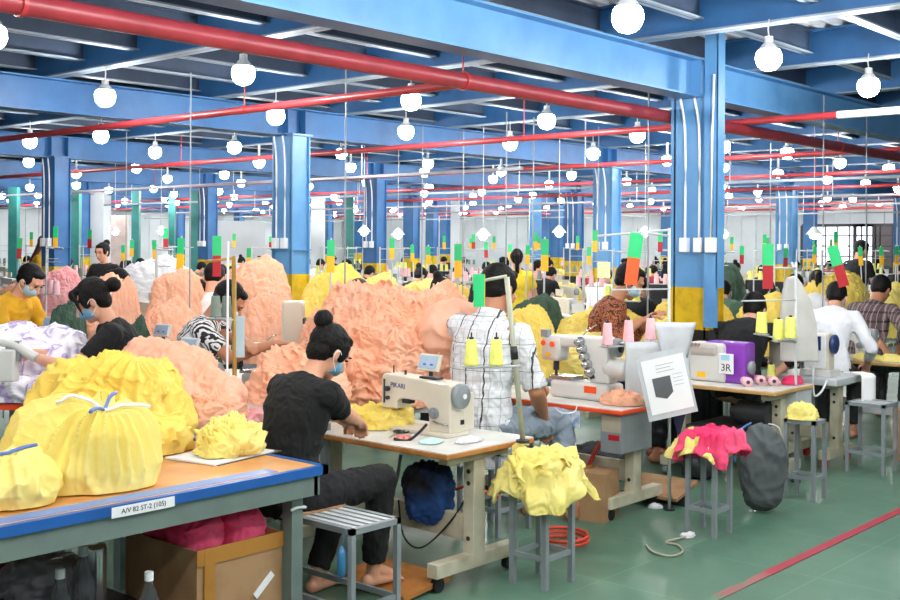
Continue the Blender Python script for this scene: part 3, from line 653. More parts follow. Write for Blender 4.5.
def person(label, loc, yaw, s=1.1, seat=.5, lean=.25, hunch=.5, hp=.7, hyaw=0, hroll=0, side=0, hands=((-.15, .45, .28), (.15, .45, .28)), feet=((-.12, .42), (.12, .42)), hair='short', hairm=None, skin=None,
           shirt=None, sleeve=.55, pants=None, mask=None, mask_show=True, voxel=.009, group=None, stand=False, name='person', legs=True, eyes=False, female=False, collar=False, curl=.6, disp=.010, hem=0, hand_abs=None, cap_m=None, twist=0):
    skin = skin or m_skin; hairm = hairm or m_hair; pants = pants or m_black
    root = thing(name, label, 'person', loc, yaw, group)
    body = MB(); top = MB(); leg = MB(); S = s; sh = (.165 if female else .18) * S
    hz = seat + .10 * S if not stand else .86 * S
    pel = Vector((0, 0, hz)); w1 = Vector((side * .5, math.sin(lean * .6), math.cos(lean * .6))).normalized(); w2 = Vector((side, math.sin(lean), math.cos(lean))).normalized()
    wst = pel + w1 * .17 * S; chs = wst + w2 * .19 * S; w3 = Vector((side, math.sin(lean + hunch * .5), math.cos(lean + hunch * .5))).normalized(); nb = chs + w3 * .155 * S
    def ori(d, tw=0):
        z = Vector(d).normalized(); x = Vector((math.cos(tw), math.sin(tw), 0)); y = z.cross(x).normalized(); x = y.cross(z); return Matrix((x, y, z)).transposed()
    wx = .13 if female else .145
    rings = [(pel - w1 * .11 * S, .12 * S, .09 * S, ori(w1)), (pel - w1 * .05 * S, .165 * S, .115 * S, ori(w1)), (pel + w1 * .04 * S, .16 * S, .115 * S, ori(w1)), (wst, wx * S, .10 * S, ori(w2)), (wst + w2 * .1 * S, (wx + .012) * S, .11 * S, ori(w2)),
             (chs, .162 * S, .115 * S, ori(w2, twist)), (chs + w3 * .07 * S, .165 * S, .10 * S, ori(w3, twist)), (chs + w3 * .125 * S, .125 * S, .075 * S, ori(w3, twist)), (nb, .07 * S, .055 * S, ori(w3, twist))]
    body.loft([(c, a * .93, b * .93, R) for c, a, b, R in rings])
    top.loft([(c, a * 1.07 + .004, b * 1.09 + .004, R) for c, a, b, R in rings[1 if not hem else 0:]])
    if hem: top.loft([(pel - w1 * (.11 + hem) * S, .19 * S, .14 * S, ori(w1)), (pel, .18 * S, .135 * S, ori(w1)), (wst, (wx + .02) * S, .12 * S, ori(w2))])
    R3 = ori(w3, twist)
    # head
    b = lean + hunch; nd = Vector((side * .6 + math.sin(hroll) * .5, math.sin(min(b * .9, 1.1)), math.cos(min(b * .9, 1.1)))).normalized()
    neck = nb + nd * .038 * S
    HR = Matrix.Rotation(twist + hyaw, 3, 'Z') @ Matrix.Rotation(hroll, 3, 'Y') @ Matrix.Rotation(-hp, 3, 'X'); k = S * 1.0
    hc = neck + nd * .02 * S + HR @ Vector((0, .018 * k, .085 * k)); X = lambda x, y, z: hc + HR @ Vector((x * k, y * k, z * k))
    body.cap(nb - w3 * .02 * S, hc + HR @ Vector((0, -.02 * k, -.05 * k)), (.05 if female else .058) * S, (.047 if female else .056) * S, 16)
    body.ell(X(0, -.012, .03), (.074 * k, .094 * k, .086 * k), HR, 24, 16); body.ell(X(0, .022, -.03), (.06 * k, .066 * k, .082 * k), HR, 20, 14); body.ell(X(0, .055, -.088), (.026 * k, .024 * k, .022 * k), HR)
    body.cap(X(0, .088, .005), X(0, .106, -.032), .008 * k, .013 * k, 10); body.ell(X(0, .078, .03), (.05 * k, .016 * k, .012 * k), HR); body.ell(X(0, .081, -.06), (.024 * k, .012 * k, .011 * k), HR)
    for q in (-1, 1):
        body.ell(X(q * .076, -.004, -.012), (.008 * k, .019 * k, .031 * k), HR @ Matrix.Rotation(q * .35, 3, 'Z')); body.ell(X(q * .04, .065, -.02), (.018 * k, .015 * k, .016 * k), HR)
    # shoulders and arms
    Ls = []
    for q, hd in zip((-1, 1), hands):
        a = chs + w3 * .085 * S + R3 @ Vector((q * sh, 0, 0)); tgt = Vector(hd)
        el, wr = ik(a, tgt, .285 * S, .25 * S, (q * .55, -.35, -.75)); Ls.append((a, el, wr))
        body.cap(a, el, .05 * S, .038 * S); body.cap(el, el.lerp(wr, .35), .04 * S, .041 * S); body.cap(el.lerp(wr, .35), wr, .040 * S, .026 * S); body.cap(chs + w3 * .07 * S + R3 @ Vector((q * .08 * S, 0, 0)), a, .068 * S, .054 * S)
        if sleeve > 0:
            top.cap(chs + w3 * .07 * S + R3 @ Vector((q * .08 * S, 0, 0)), a, .078 * S, .062 * S, 16)
            e1 = a.lerp(el, min(sleeve, 1)); top.cyl(a, e1, .062 * S, (.056 if sleeve < 1 else .052) * S, n=16); top.ell(a, .062 * S)
            if sleeve >= 1: top.ell(el, .052 * S); top.cyl(el, el.lerp(wr, sleeve - 1), .052 * S, .036 * S, n=16)
        # hand: palm, four fingers of unequal length, thumb from the side of the palm
        f = (wr - el).normalized(); f = (f + Vector((0, 0, -.25))).normalized(); up = Vector((0, 0, 1)); sd = f.cross(up).normalized(); nn = sd.cross(f).normalized(); PR = Matrix((sd, f, nn)).transposed()
        c = wr + f * .048 * S; body.ell(c, (.040 * S, .052 * S, .016 * S), PR); body.cap(wr, c, .026 * S, .024 * S)
        for fi, (ox, ln) in enumerate(((-.029, .066), (-.010, .078), (.010, .073), (.028, .056))):
            p = c + sd * ox * S + f * .040 * S; an = .15
            for seg in (.46, .31, .23):
                d2 = (f * math.cos(an) - nn * math.sin(an)).normalized(); e = p + d2 * ln * seg * S; body.cap(p, e, .0092 * S, .0082 * S, 8); p = e; an += curl
        th = -q; p = c + sd * th * .030 * S - f * .02 * S
        for ln, (cx_, cy_, cz_) in ((.038, (.75, .6, -.3)), (.030, (.35, .85, -.4)), (.022, (.1, .9, -.45))):
            d2 = (sd * th * cx_ + f * cy_ + nn * cz_).normalized(); e = p + d2 * ln * S; body.cap(p, e, .0115 * S, .010 * S, 8); p = e
    # legs
    if legs:
        for q, ft in zip((-1, 1), feet):
            hp_ = pel + Vector((q * .09 * S, .02, -.02 * S)); an = Vector((ft[0], ft[1], (ft[2] if len(ft) > 2 else 0) + .085 * S)); kn, an = ik(hp_, an, .43 * S, .41 * S, (q * .12, 1, .5))
            body.cap(hp_, kn, .075 * S, .05 * S); body.cap(kn, kn.lerp(an, .3), .05 * S, .052 * S); body.cap(kn.lerp(an, .3), an, .05 * S, .032 * S)
            fd = Vector((q * .15, 1, 0)).normalized(); body.cap(an + Vector((0, 0, -.055 * S)) - fd * .03 * S, an + fd * .13 * S + Vector((0, 0, -.06 * S)), .03 * S, .022 * S); body.cap(an, an + Vector((0, 0, -.05 * S)), .033 * S, .03 * S); body.cap(an, an + fd * .1 * S + Vector((0, 0, -.045 * S)), .03 * S, .024 * S)
            for t_ in range(5): body.cap(an + fd * .13 * S + Vector(((t_ - 2) * .013 * S, 0, -.066 * S)), an + fd * (.165 - .006 * abs(t_ - (1 if q > 0 else 3))) * S + Vector(((t_ - 2) * .014 * S, 0, -.072 * S)), .0085 * S, .0075 * S, 8)
            leg.cap(hp_, kn, .098 * S, .068 * S, 16); leg.cap(kn, kn.lerp(an, .5), .068 * S, .062 * S, 16); leg.cyl(kn.lerp(an, .5), kn.lerp(an, .93), .062 * S, .052 * S, n=16)
        leg.loft([(pel - w1 * .10 * S, .13 * S, .10 * S, ori(w1)), (pel - w1 * .04 * S, .175 * S, .125 * S, ori(w1)), (pel + w1 * .06 * S, .165 * S, .118 * S, ori(w1))])
    bm = remesh(body, 'body', skin, voxel, 3); bo = bpy.data.objects.new('body', bm); COL.objects.link(bo); bo.parent = root
    sm = remesh(top, 'shirt', shirt or m_black, voxel * 1.15, 4, disp, 7, 3); so = bpy.data.objects.new('shirt', sm); COL.objects.link(so); so.parent = root
    if legs: lm = remesh(leg, 'trousers', pants, voxel * 1.2, 4, disp, 7, 8); lo = bpy.data.objects.new('trousers', lm); COL.objects.link(lo); lo.parent = root
    # hair
    hb = MB()
    if hair != 'none':
        hb.ell(X(0, -.026, .038), (.083 * k, .094 * k, .090 * k), HR, 28, 18); hb.ell(X(0, -.05, -.012), (.070 * k, .055 * k, (.055 if hair == 'short' else .07) * k), HR, 20, 14); hb.ell(X(0, .035, .085), (.058 * k, .042 * k, .028 * k), HR)
        for q in (-1, 1):
            hb.ell(X(q * .066, .012, .022), (.014 * k, .032 * k, .042 * k), HR)
            if hair in ('bun', 'bun_fringe', 'long', 'pony'): hb.ell(X(q * .068, .03, .02), (.012 * k, .024 * k, .05 * k), HR)
        if hair == 'bun': hb.ell(X(.0, -.112, .105), (.046 * k, .042 * k, .044 * k), HR); hb.cap(X(0, -.06, .08), X(0, -.1, .10), .03 * k, .028 * k)
        if hair == 'bun_fringe': hb.ell(X(0, -.145, .02), .043 * k, HR); hb.cap(X(0, -.09, .03), X(0, -.14, .02), .032 * k, .03 * k); hb.ell(X(.0, .07, .075), (.062 * k, .028 * k, .034 * k), HR); hb.cap(X(-.066, .07, .05), X(-.072, .075, -.04), .012 * k, .004 * k); hb.cap(X(.066, .07, .05), X(.072, .075, -.04), .012 * k, .004 * k)
        if hair == 'pony':
            p = X(0, -.11, .04); hb.ell(p, .032 * k)
            for n_, (y_, z_, r_) in enumerate(((-.14, .0, .036), (-.15, -.09, .034), (-.14, -.19, .028), (-.13, -.28, .014))):
                e = hc + HR @ Vector((0, y_ * k, 0)) + Vector((0, 0, z_ * k)); hb.cap(p, e, .03 * k, r_ * k); p = e
        if hair == 'long': hb.loft([(X(0, -.05, .02), .078 * k, .06 * k, ori((0, 0, 1))), (X(0, -.065, -.08), .082 * k, .05 * k, ori((0, 0, 1))), (X(0, -.09, -.2), .085 * k, .04 * k, ori((0, 0, 1))), (X(0, -.1, -.32), .06 * k, .025 * k, ori((0, 0, 1)))])
        if hair == 'flat': hb.bb
        hm = remesh(hb, 'hair', hairm, voxel * .9, 3, .004, 16, 5); ho = bpy.data.objects.new('hair', hm); COL.objects.link(ho); ho.parent = root
    if cap_m: MB().ell(X(0, -.015, .055), (.088 * k, .104 * k, .08 * k), HR, 24, 12).build('cap', cap_m, root)
    if mask:
        g = MB(); c0 = X(0, .0, -.04)
        def fn(u, v):
            lo_ = math.radians(-72 + 144 * u); la = math.radians(-62 + 98 * v); fl_ = 1 + .10 * math.exp(-((lo_) / .35) ** 2)
            return c0 + HR @ Vector((.073 * k * math.sin(lo_) * math.cos(la) , (.0 + .094 * math.cos(lo_) * math.cos(la) * fl_) * k, .058 * k * math.sin(la)))
        g.grid(fn, 18, 12); mo = g.build('face_mask', mask, root, solid=.003)
        for q in (-1, 1): MB().tube([X(q * .070, .034, -.012), X(q * .083, .0, .012), X(q * .084, -.02, -.008), X(q * .082, -.008, -.04), X(q * .066, .04, -.07)], .0018 * S, 5).build('ear_loop', m_white, mo)
    if eyes:
        for q in (-1, 1): MB().ell(X(q * .032, .082, .008), (.013 * k, .006 * k, .0055 * k), HR).build('eye', m_eye, root); MB().ell(X(q * .034, .088, .028), (.018 * k, .005 * k, .004 * k), HR).build('eyebrow', hairm, root)
        if not mask: MB().ell(X(0, .094, -.062), (.022 * k, .006 * k, .006 * k), HR).build('mouth', m_lip, root)
    if collar:
        c = MB(); rr = []
        for t_ in range(2): pass
        c.loft([(nb - w3 * .015 * S, .085 * S, .075 * S, R3), (nb + w3 * .015 * S, .075 * S, .068 * S, R3), (nb + w3 * .035 * S + Vector((0, -.0, 0)), .068 * S, .062 * S, R3)]); c.build('collar', shirt, root, bevel=.004)
    return root
# ================================================================== the near workplaces
DEG = math.radians
def blob(name, label, cat, m, c, rx, ry, rz_, seed, rz=0, fold=.02, fs=6, group=None, pw=.7, res=60, stuff=False):
    a = np.linspace(0, 2 * PI, res * 2, endpoint=False); p = np.linspace(-PI / 2, PI / 2, res); A, Pp = np.meshgrid(a, p); A = A.ravel(); Pp = Pp.ravel()
    sp = lambda x: np.sign(x) * np.abs(x) ** pw
    D = np.stack([sp(np.cos(Pp)) * sp(np.cos(A)), sp(np.cos(Pp)) * sp(np.sin(A)), sp(np.sin(Pp))], 1); P = D * np.array([rx, ry, rz_])
    N_ = D / np.maximum(np.linalg.norm(D, axis=1), 1e-6)[:, None]; S = P + seed
    P = P + N_ * (fold * (folds(S, fs, seed) - .3) + .08 * min(rx, ry, rz_) * noise(S * 3, seed))[:, None]
    n2 = res * 2; mb = MB(); mb.add(P, [(j * n2 + i, j * n2 + (i + 1) % n2, (j + 1) * n2 + (i + 1) % n2, (j + 1) * n2 + i) for j in range(res - 1) for i in range(n2)], 0, True)
    o = mb.build(name, m, loc=c, rz=rz); return tag(o, label, cat, group, 'stuff' if stuff else None)
OCC = []       # occupied discs on the floor (u, v, r)
def occ(u, v, r): OCC.append((u, v, r))
# ---- blue-edged packing table
bt = thing('packing_table', 'long blue-edged wooden packing table loaded with yellow bundles', 'table', (2.0, 4.2, 0))
x0, x1, ya, yb, z = -1.2, 1.18, -.72, .78, .78
MB().bb(x0 + .03, x1 - .03, ya + .03, yb - .03, z - .02, z).build('tabletop', m_wood, bt)
MB().bb(x0, x1, ya, ya + .03, z - .035, z + .002).bb(x1 - .03, x1, ya, yb, z - .035, z + .002).bb(x0, x1, yb - .03, yb, z - .035, z + .002).bb(x0, x0 + .03, ya, yb, z - .035, z + .002).build('edging', m_bedge, bt)
m_apron = mat('grey_green_steel', '6f7f7a', .5, .1, .06, 7)
MB().bb(x0 + .04, x1 - .04, ya + .02, ya + .05, z - .12, z - .036).bb(x1 - .06, x1 - .03, ya + .02, yb - .03, z - .12, z - .036).build('apron', m_apron, bt)
for a in (x0 + .1, x1 - .09):
    for b in (ya + .12, yb - .1): MB().bb(a - .03, a + .03, b - .03, b + .03, 0, z - .036).build('leg', m_apron, bt)
MB().bb(x0 + .1, .62, ya + .1, yb - .1, .21, .235).build('lower_shelf', mat('dark_board', '2a1e18', .7), bt)
MB().tube([(x1 - .13, ya + .085, .6), (x1 - .09, ya + .085, .605), (x1 - .05, ya + .085, .6), (x1 - .055, ya + .15, .6)], .006).build('cable_tie', m_white, bt)
MB().bb(-.35, .95, ya + .05, ya + .13, z, z + .0015).build('blue_tape', mat('blue_tape', '5c86c4', .3), bt)
p0 = Wy(112, 505, 4.1); st = MB().bb(.16, .42, ya - .0015, ya, z - .042, z - .004).build('paper_sticker', m_paper, bt)
text('A/V 82 ST-2 (105)', .025, m_black, bt, (.29, ya - .003, z - .023), (PI / 2, 0, 0))
occ(2, 4.3, 1.4)
# ---- things on it
def yellow_bundle(label, px, d, L, R_, rz, seed, m, tape=None, **k):
    c = W(px, d, .783); me = bundle_mesh('fabric_bundle', m, L, R_, seed, **k); o = bpy.data.objects.new('fabric_bundle', me); COL.objects.link(o); o.location = c; o.rotation_euler = (0, 0, rz)
    tag(o, label, 'fabric bundle', 'tied bundles of yellow garments on the packing table')
    pts = [(0.0 + .01 * math.sin(a * 2), R_ * .78 * 1.42 * math.cos(a), max(R_ * .66 * math.sin(a) * 1.08 + R_ * .72, .01)) for a in [2 * PI * i / 24 for i in range(25)]]
    MB().tube(pts, .007, 6).build('tie_strip', tape or m_white, o); return o
#yellow_bundle('large tied bundle of yellow garments behind a white tie at the table corner', 83, 4.22, .48, .15, DEG(-25), 3, m_yellow2, pleats=11)
#yellow_bundle('small yellow bundle at the picture edge beside a blue tie strip', 6, 3.98, .40, .105, DEG(20), 9, m_yellow2, mat('blue_tie', '4c70c0', .5), pleats=8)
def tied(label, px, d, rx, ry, h, seed, m, tie, pl, rzz, **k):
    c = W(px, d, .783); o = heap('fabric_bundle', label, 'fabric bundle', m, c, rx, ry, h, seed, rz=rzz, pleat=pl, **k); o['group'] = 'tied yellow bundles on the packing table'
    co = np.array([v.co[:] for v in o.data.vertices])
    def top_at(x, y):
        q = (co[:, 0] - x) ** 2 + (co[:, 1] - y) ** 2; s_ = q < .0012; return (co[s_, 2].max() if s_.any() else .05) + .004
    tx, ty = pl[0], pl[1]
    for off, (ax, ay) in ((0, (1, .25)), (1, (.2, 1))) if k.get('res', 0) > 100 else ((0, (.6, 1)),):
        pts = []
        for i in range(17):
            t_ = -1 + 2 * i / 16; x, y = tx + ax * t_ * rx * .62, ty + ay * t_ * ry * .7; pts.append((x, y, top_at(x, y)))
        MB().tube(pts, .007, 6).build('tie_strip', tie[off % len(tie)], o)
    return o
bl_tie = mat('blue_tie', '4c70c0', .5)
tied('large tied bundle of yellow garments behind a white label strip', 84, 4.25, .27, .19, .31, 3, m_yellow2, [m_white, bl_tie], (.08, -.05, 17, .045), TH - PI / 2 + .2, res=150, fold=.016, fscale=5, fine=.4, top=.7, flat=.62, lump=.12)
tied('small yellow bundle with a blue tie at the near corner of the packing table', 4, 3.95, .17, .13, .17, 9, m_yellow2, [bl_tie], (.03, -.02, 13, .03), TH - PI / 2, res=90, fold=.02, fscale=8, fine=.5, top=.7, flat=.6)
heap('fabric_pile', 'tall loose mound of yellow garments behind the tied bundles', 'fabric pile', m_yellow, W(112, 5.22, .782), .36, .25, .37, 12, rz=DEG(-41), res=170, fold=.034, fscale=4.5, flaps=26, fsize=.14, stuff=True, top=.85, flat=.7, pleat=(.1, .0, 22, .03))
heap('fabric_pile', 'low slump of yellow garments sliding toward the peach roll', 'fabric pile', m_yellow, W(156, 4.98, .782), .16, .14, .17, 15, res=60, fold=.03, fscale=6, flaps=8, fsize=.09, stuff=True)
tr = MB().box((0, 0, .006), (.38, .28, .008)).build('paper_tray', m_paper, loc=W(222, 4.88, .781), rz=DEG(10)); tag(tr, 'white card tray under a small heap of yellow pieces', 'tray')
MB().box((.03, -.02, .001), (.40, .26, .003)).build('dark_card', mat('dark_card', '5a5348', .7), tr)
heap('fabric_pile', 'small heap of crumpled yellow pieces on a white card tray', 'fabric pile', m_yellow2, W(231, 4.88, .7925), .16, .12, .13, 21, res=90, fold=.022, fscale=9, flaps=30, fsize=.07, fine=.6, flat=.8, stuff=True)
MB().bb(-.005, .005, -.03, .03, 0, .002).build
for px, y, rz_, lb in ((50, 496, .9, 'white strip of label tape lying before the tied yellow bundle'), (118, 432, .3, 'white tie strip across the yellow bundle top')):
    pass
tag(MB().box((0, 0, .001), (.10, .014, .002)).build('label_strip', m_white, loc=Wz(51, 498, .783), rz=1.0), 'short white label strip lying before the large tied yellow bundle', 'label strip')
# ---- under the packing table
bx = thing('cardboard_box', 'worn open cardboard box stuffed with magenta bags under the packing table', 'cardboard box', (2.86, 3.88, 0))
for nm, a in (('box_wall', (-.23, -.22, -.25, .25)), ('box_wall', (.20, .21, -.25, .25)), ('box_wall', (-.22, .21, -.25, -.24)), ('box_wall', (-.22, .21, .24, .25))):
    MB().bb(*a, 0, .50).build(nm, m_card, bx)
MB().bb(-.22, .21, -.24, .24, .002, .012).build('box_bottom', m_card, bx)
MB().bb(-.235, .22, -.258, -.252, .44, .505).bb(-.20, -.15, -.259, -.252, 0, .5).build('packing_tape', mat('brown_tape', 'b07a35', .25), bx)
MB().box((-.05, -.254, .2), (.12, .003, .03), mtx=Matrix.Rotation(-.8, 3, 'Y')).box((.1, -.254, .30), (.12, .003, .03), mtx=Matrix.Rotation(-.7, 3, 'Y')).build('torn_label', m_paper, bx)
for i, (a, b, r, lb) in enumerate(((2.74, 3.80, .10, 'magenta fabric bag bulging from the box front'), (2.93, 3.78, .105, 'bright magenta fabric bag at the box corner'), (2.76, 4.0, .1, 'magenta fabric bag at the back of the open box'), (2.96, 3.97, .09, 'deep pink fabric bag beside the card flap'))):
    blob('fabric_bag', lb, 'fabric bag', m_pink, (a, b, .51), r, r, .10, 31 + i, fold=.02, fs=9, res=36, group='magenta bags in the cardboard box')
blob('fabric_bag', 'bottom layer of magenta bags filling the box', 'fabric bag', m_pink, (2.86, 3.88, .22), .17, .20, .2, 39, fold=.02, res=30)
tag(MB().box((0, 0, 0), (.22, .02, .16), mtx=Matrix.Rotation(.5, 3, 'Y')).build('card_flap', m_card, loc=(2.77, 3.93, .60)), 'loose cardboard piece standing among the magenta bags', 'cardboard piece')
def bottle(label, p, h, r, m, cap):
    o = thing('plastic_bottle', label, 'bottle', p)
    MB().lathe([(r * .8, 0), (r, .01), (r, h * .55), (r * .9, h * .62), (r * .42, h * .82), (r * .36, h * .9)], n=20).build('bottle_body', m, o)
    MB().cyl((0, 0, h * .88), (0, 0, h), r * .42, n=14).build('bottle_cap', cap, o)
m_pet = mat('clear_plastic', 'c8d0d6', .08, trans=.9, noise_amt=.0); m_pet.node_tree.nodes['Principled BSDF'].inputs['IOR'].default_value = 1.2
bottle('shorter clear plastic bottle with grey cap under the packing table', W(62, 4.05, .236), .29, .042, m_pet, m_greyl)
bottle('taller clear plastic bottle with grey cap beside the steel flask', W(85, 4.25, .236), .32, .045, m_pet, m_greyl)
bottle('clear bottle with white cap beside the cardboard box', W(151, 4.12, .236), .26, .04, m_pet, m_white)
tag(MB().lathe([(.03, 0), (.035, .01), (.037, .26), (.033, .28)], n=20).build('steel_flask', m_chrome, loc=W(99, 4.42, .236)), 'steel drinking flask standing under the packing table', 'flask')
blob('plastic_bag', 'crumpled grey plastic bag lying under the packing table', 'plastic bag', mat('grey_plastic_bag', '8c8f96', .3), W(48, 4.55, .335), .17, .10, .095, 41, rz=-.6, fold=.025, fs=8)
blob('cloth_sack', 'dark red sack behind the steel flask', 'sack', mat('dark_red_cloth', '8a1838', .8), (2.35, 4.55, .38), .2, .16, .14, 42, fold=.03)
blob('cloth_sack', 'blue bundle low on the shelf beneath the bottles', 'sack', mat('deep_blue_cloth', '1c3474', .8), (1.95, 3.72, .30), .16, .08, .06, 43, fold=.02)
# ---- slatted stool and the seated woman
s1 = stool('grey slatted metal bench stool beside the packing table leg', 3.27, 3.57, 3.43, 4.22, .5, m_grey, slats=5)
MB().bb(-.14, .14, -.05, .38, -.002 + .5, .508).build('cardboard_pad', m_card, s1)
tag(MB().lathe([(.012, 0), (.02, .01), (.02, .10), (.008, .13)], (0, 0, 0), 12).tube([(0, 0, .12), (.01, .0, .16), (.02, .0, .19)], .002, 5).build('glue_bottle', mat('blue_glue', '3f7fb0', .3, trans=.2), loc=(3.25, 3.47, .3)), 'small blue bottle hanging from the slatted stool leg', 'bottle')
occ(3.4, 3.9, .5)
def LW(loc, yaw, P):
    return Matrix.Rotation(-yaw, 3, 'Z') @ (Vector(P) - Vector((loc[0], loc[1], 0)))
def place_person(label, uv, phi, hands_w, feet_w=None, **k):
    yaw = phi - PI / 2; loc = (uv[0], uv[1], 0); occ(uv[0], uv[1], .45)
    hs = [LW(loc, yaw, h) for h in hands_w]; ft = [LW(loc, yaw, f) for f in feet_w] if feet_w else ((-.13, .45), (.13, .45))
    return person(label, loc, yaw, hands=hs, feet=ft, **k)
uv1 = (3.38, 3.98)
place_person('seated woman in black shirt with high hair bun and blue mask', uv1, cdir(.70, .72), [Wy(352, 424, 5.95), Wy(362, 424, 5.72)], [Wz(318, 592, 0), Wz(375, 586, .05)],
             s=1.06, seat=.455, lean=.17, hunch=.66, hp=.62, hyaw=-.12, hair='bun', mask=m_mask, shirt=mat('black_knit', '0d0e10', .9, bump=.2, bscale=60), sleeve=.72, female=True, voxel=.0062, eyes=True, pants=mat('black_trouser_cloth', '0c0d10', .9, bump=.2, bscale=50))
pb = thing('foot_pedal', 'wooden foot pedal board under the barefoot woman', 'pedal', (4.02, 3.93, 0), 0); MB().box((0, 0, .035), (.34, .5, .025), mtx=Matrix.Rotation(-.1, 3, 'Y')).build('pedal_board', m_edge, pb); MB().bb(-.12, .12, -.2, -.17, 0, .03).bb(-.12, .12, .17, .2, 0, .03).build('pedal_bracket', m_dark, pb)
# ---- front sewing table
t1 = sewing_table('sewing table with brown wooden edge holding the cream machine', 4.02, 4.71, 3.56, 4.86, .70, m_lam, m_edge, m_creamd)
occ(4.4, 4.2, .8)
lockstitch('cream lockstitch sewing machine with blue maker name and grey handwheel', (4.43, 4.10, .701), -PI / 2, m_cream, 1.0, 'PIKARI')
heap('fabric_piece', 'yellow cloth piece pushed under the needle of the cream machine', 'cloth', m_yellow, (4.42, 4.42, .702), .2, .2, .10, 51, res=60, fold=.035, fscale=7, flaps=8, fsize=.12)
heap('fabric_piece', 'small yellow cloth piece on the table before the cream machine', 'cloth', m_yellow2, Wz(349, 418, .702) + Vector((.0, .0, 0)), .09, .12, .06, 52, res=40, fold=.03, fscale=8, flaps=4)
heap('fabric_scrap', 'pale mint scrap lying at the front table edge', 'cloth', mat('mint_cloth', 'b9e0d6', .9), Wz(432, 443, .702), .07, .05, .018, 53, res=30, fold=.008)
heap('fabric_scrap', 'white lace scrap beside the cream machine foot', 'cloth', m_whitec, Wz(470, 442, .702), .09, .045, .02, 54, res=30, fold=.012, fscale=14)
heap('thread_tangle', 'tangle of red and white thread ends on the front table', 'thread', mat('red_white_thread', 'e8a090', .9, col2='c83a3a', nscale=60), Wz(404, 439, .702), .055, .04, .016, 55, res=30, fold=.01, fscale=20, stuff=True)
sc_ = thing('scissors', 'black handled scissors lying on the front sewing table', 'scissors', Wz(399, 434, .703), .4)
for q in (-1, 1): MB().tube([(.05 + .03 * math.cos(a), q * .022 + .018 * math.sin(a), .006) for a in [2 * PI * i / 12 for i in range(13)]], .005, 6).tube([(.02, q * .018, .006), (-.02, 0, .006)], .005, 6).build('handle', m_black, sc_)
MB().prism([(-.12, 0), (-.02, .003), (-.02, .007), (-.12, .002)], -.006, .006).build('blade', m_chrome, sc_)
kn_ = thing('screwdriver', 'black strap looped over the cream machine dial', 'strap', Wy(428, 424, 5.75)); MB().tube([(0, 0, .0), (-.03, .03, -.045), (-.07, .07, -.085), (-.12, .12, -.075)], .008, 6).build('strap_loop', m_black, kn_)
kn_.name = 'hanging_strap'
blob('hand_bag', 'black and blue bag hanging under the front sewing table', 'bag', mat('black_blue_cloth', '14161c', .85, nscale=2.5, col2='1c4f96'), Wy(430, 492, 5.9), .09, .13, .15, 61, rz=.3, fold=.03)
tag(MB().tube([Wy(402, 455, 5.7), Wy(398, 480, 5.7), Wy(392, 500, 5.75), Wy(388, 520, 5.8)], .009, 8).build('knee_lever', m_dark), 'dark metal knee lever under the front sewing table', 'lever')
tag(MB().tube([Wy(470, 462, 5.75), Wy(466, 500, 5.75), Wy(440, 535, 5.8), Wy(420, 548, 5.85), Wy(405, 535, 5.9), Wy(400, 500, 5.9)], .005, 6).build('power_cable', m_black), 'black power cable looping under the front sewing table', 'cable')
S1b = Vector((4.62, 3.66, .701))
bT = Wy(505, 274, 5.75); hub = Wy(522, 368, 5.75); 
b1 = Wy(524, 436, 5.72); b1.z = .701
ts1 = thread_stand('leaning thread stand with two yellow cones at the front table', b1, Wy(507, 277, 5.75), [(Wy(507, 276, 5.75), Wy(466, 284, 5.72))], [(Wy(522, 366, 5.74), Wy(497, 366, 5.66)), (Wy(522, 366, 5.74), Wy(472, 366, 5.66))], m=mat('beige_tube', 'a9ab98', .45), grip=True, r_=.014)
cone('yellow thread cone on the stand tray, next to the pole', Wy(497, 365, 5.66), m_thy); cone('yellow thread cone on the stand tray, outer one before the striped shirt', Wy(472, 365, 5.66), m_thy)
card_tag('green and yellow card hanging before the striped man head', Wy(479, 274, 5.62), TH - PI / 2 + .35, m_tgreen, m_tgreen, h=.165, w=.062); MB().bb(.031, .035, .0, .012, -.16, -.005).build('yellow_edge', m_tyel, COL.objects['signal_card'])
# ---- yellow cloth on stool
stool('grey metal stool draped with yellow garments beside the front table', 4.45, 4.70, 3.29, 3.52, .54, m_grey, slats=3, leg=.028)
heap('fabric_piece', 'crumpled yellow garments heaped on the metal stool', 'cloth', m_yellow2, (4.57, 3.40, .542), .18, .15, .12, 63, res=110, fold=.04, fscale=7, flaps=26, fsize=.14)
drape('draped_cloth', 'yellow garment hanging down over the metal stool legs', 'cloth', m_yellow2, .548, 4.44, 4.71, 3.28, 3.53, .13, 64, res=80)
# ---- striped man
m_strip = lines_mat('white_shirt_with_dark_window_check', 'd9dce0', [(2, .05, .006, 'c6cace'), (0, .05, .004, 'b4b8be'), (2, .16, .005, '8a8e94'), (0, .12, .008, '3c3f44')])
uv2 = (5.20, 4.36)
place_person('seated man in white shirt with dark check lines, seen from behind', uv2, cdir(.60, .8), [Wy(560, 395, 7.4), Wy(545, 418, 6.9)], [Wz(530, 515, 0), Wz(575, 520, 0)],
             s=1.24, seat=.52, lean=.10, side=.07, hunch=.28, hp=.30, hyaw=-.16, hair='short', shirt=m_strip, sleeve=.95, voxel=.008, skin=m_skin2, collar=True, pants=mat('grey_trousers', '8b98a6', .9), hem=.1, disp=.016)
stool('low grey stool under the man in the checked shirt', 5.08, 5.4, 4.1, 4.42, .5, m_grey)
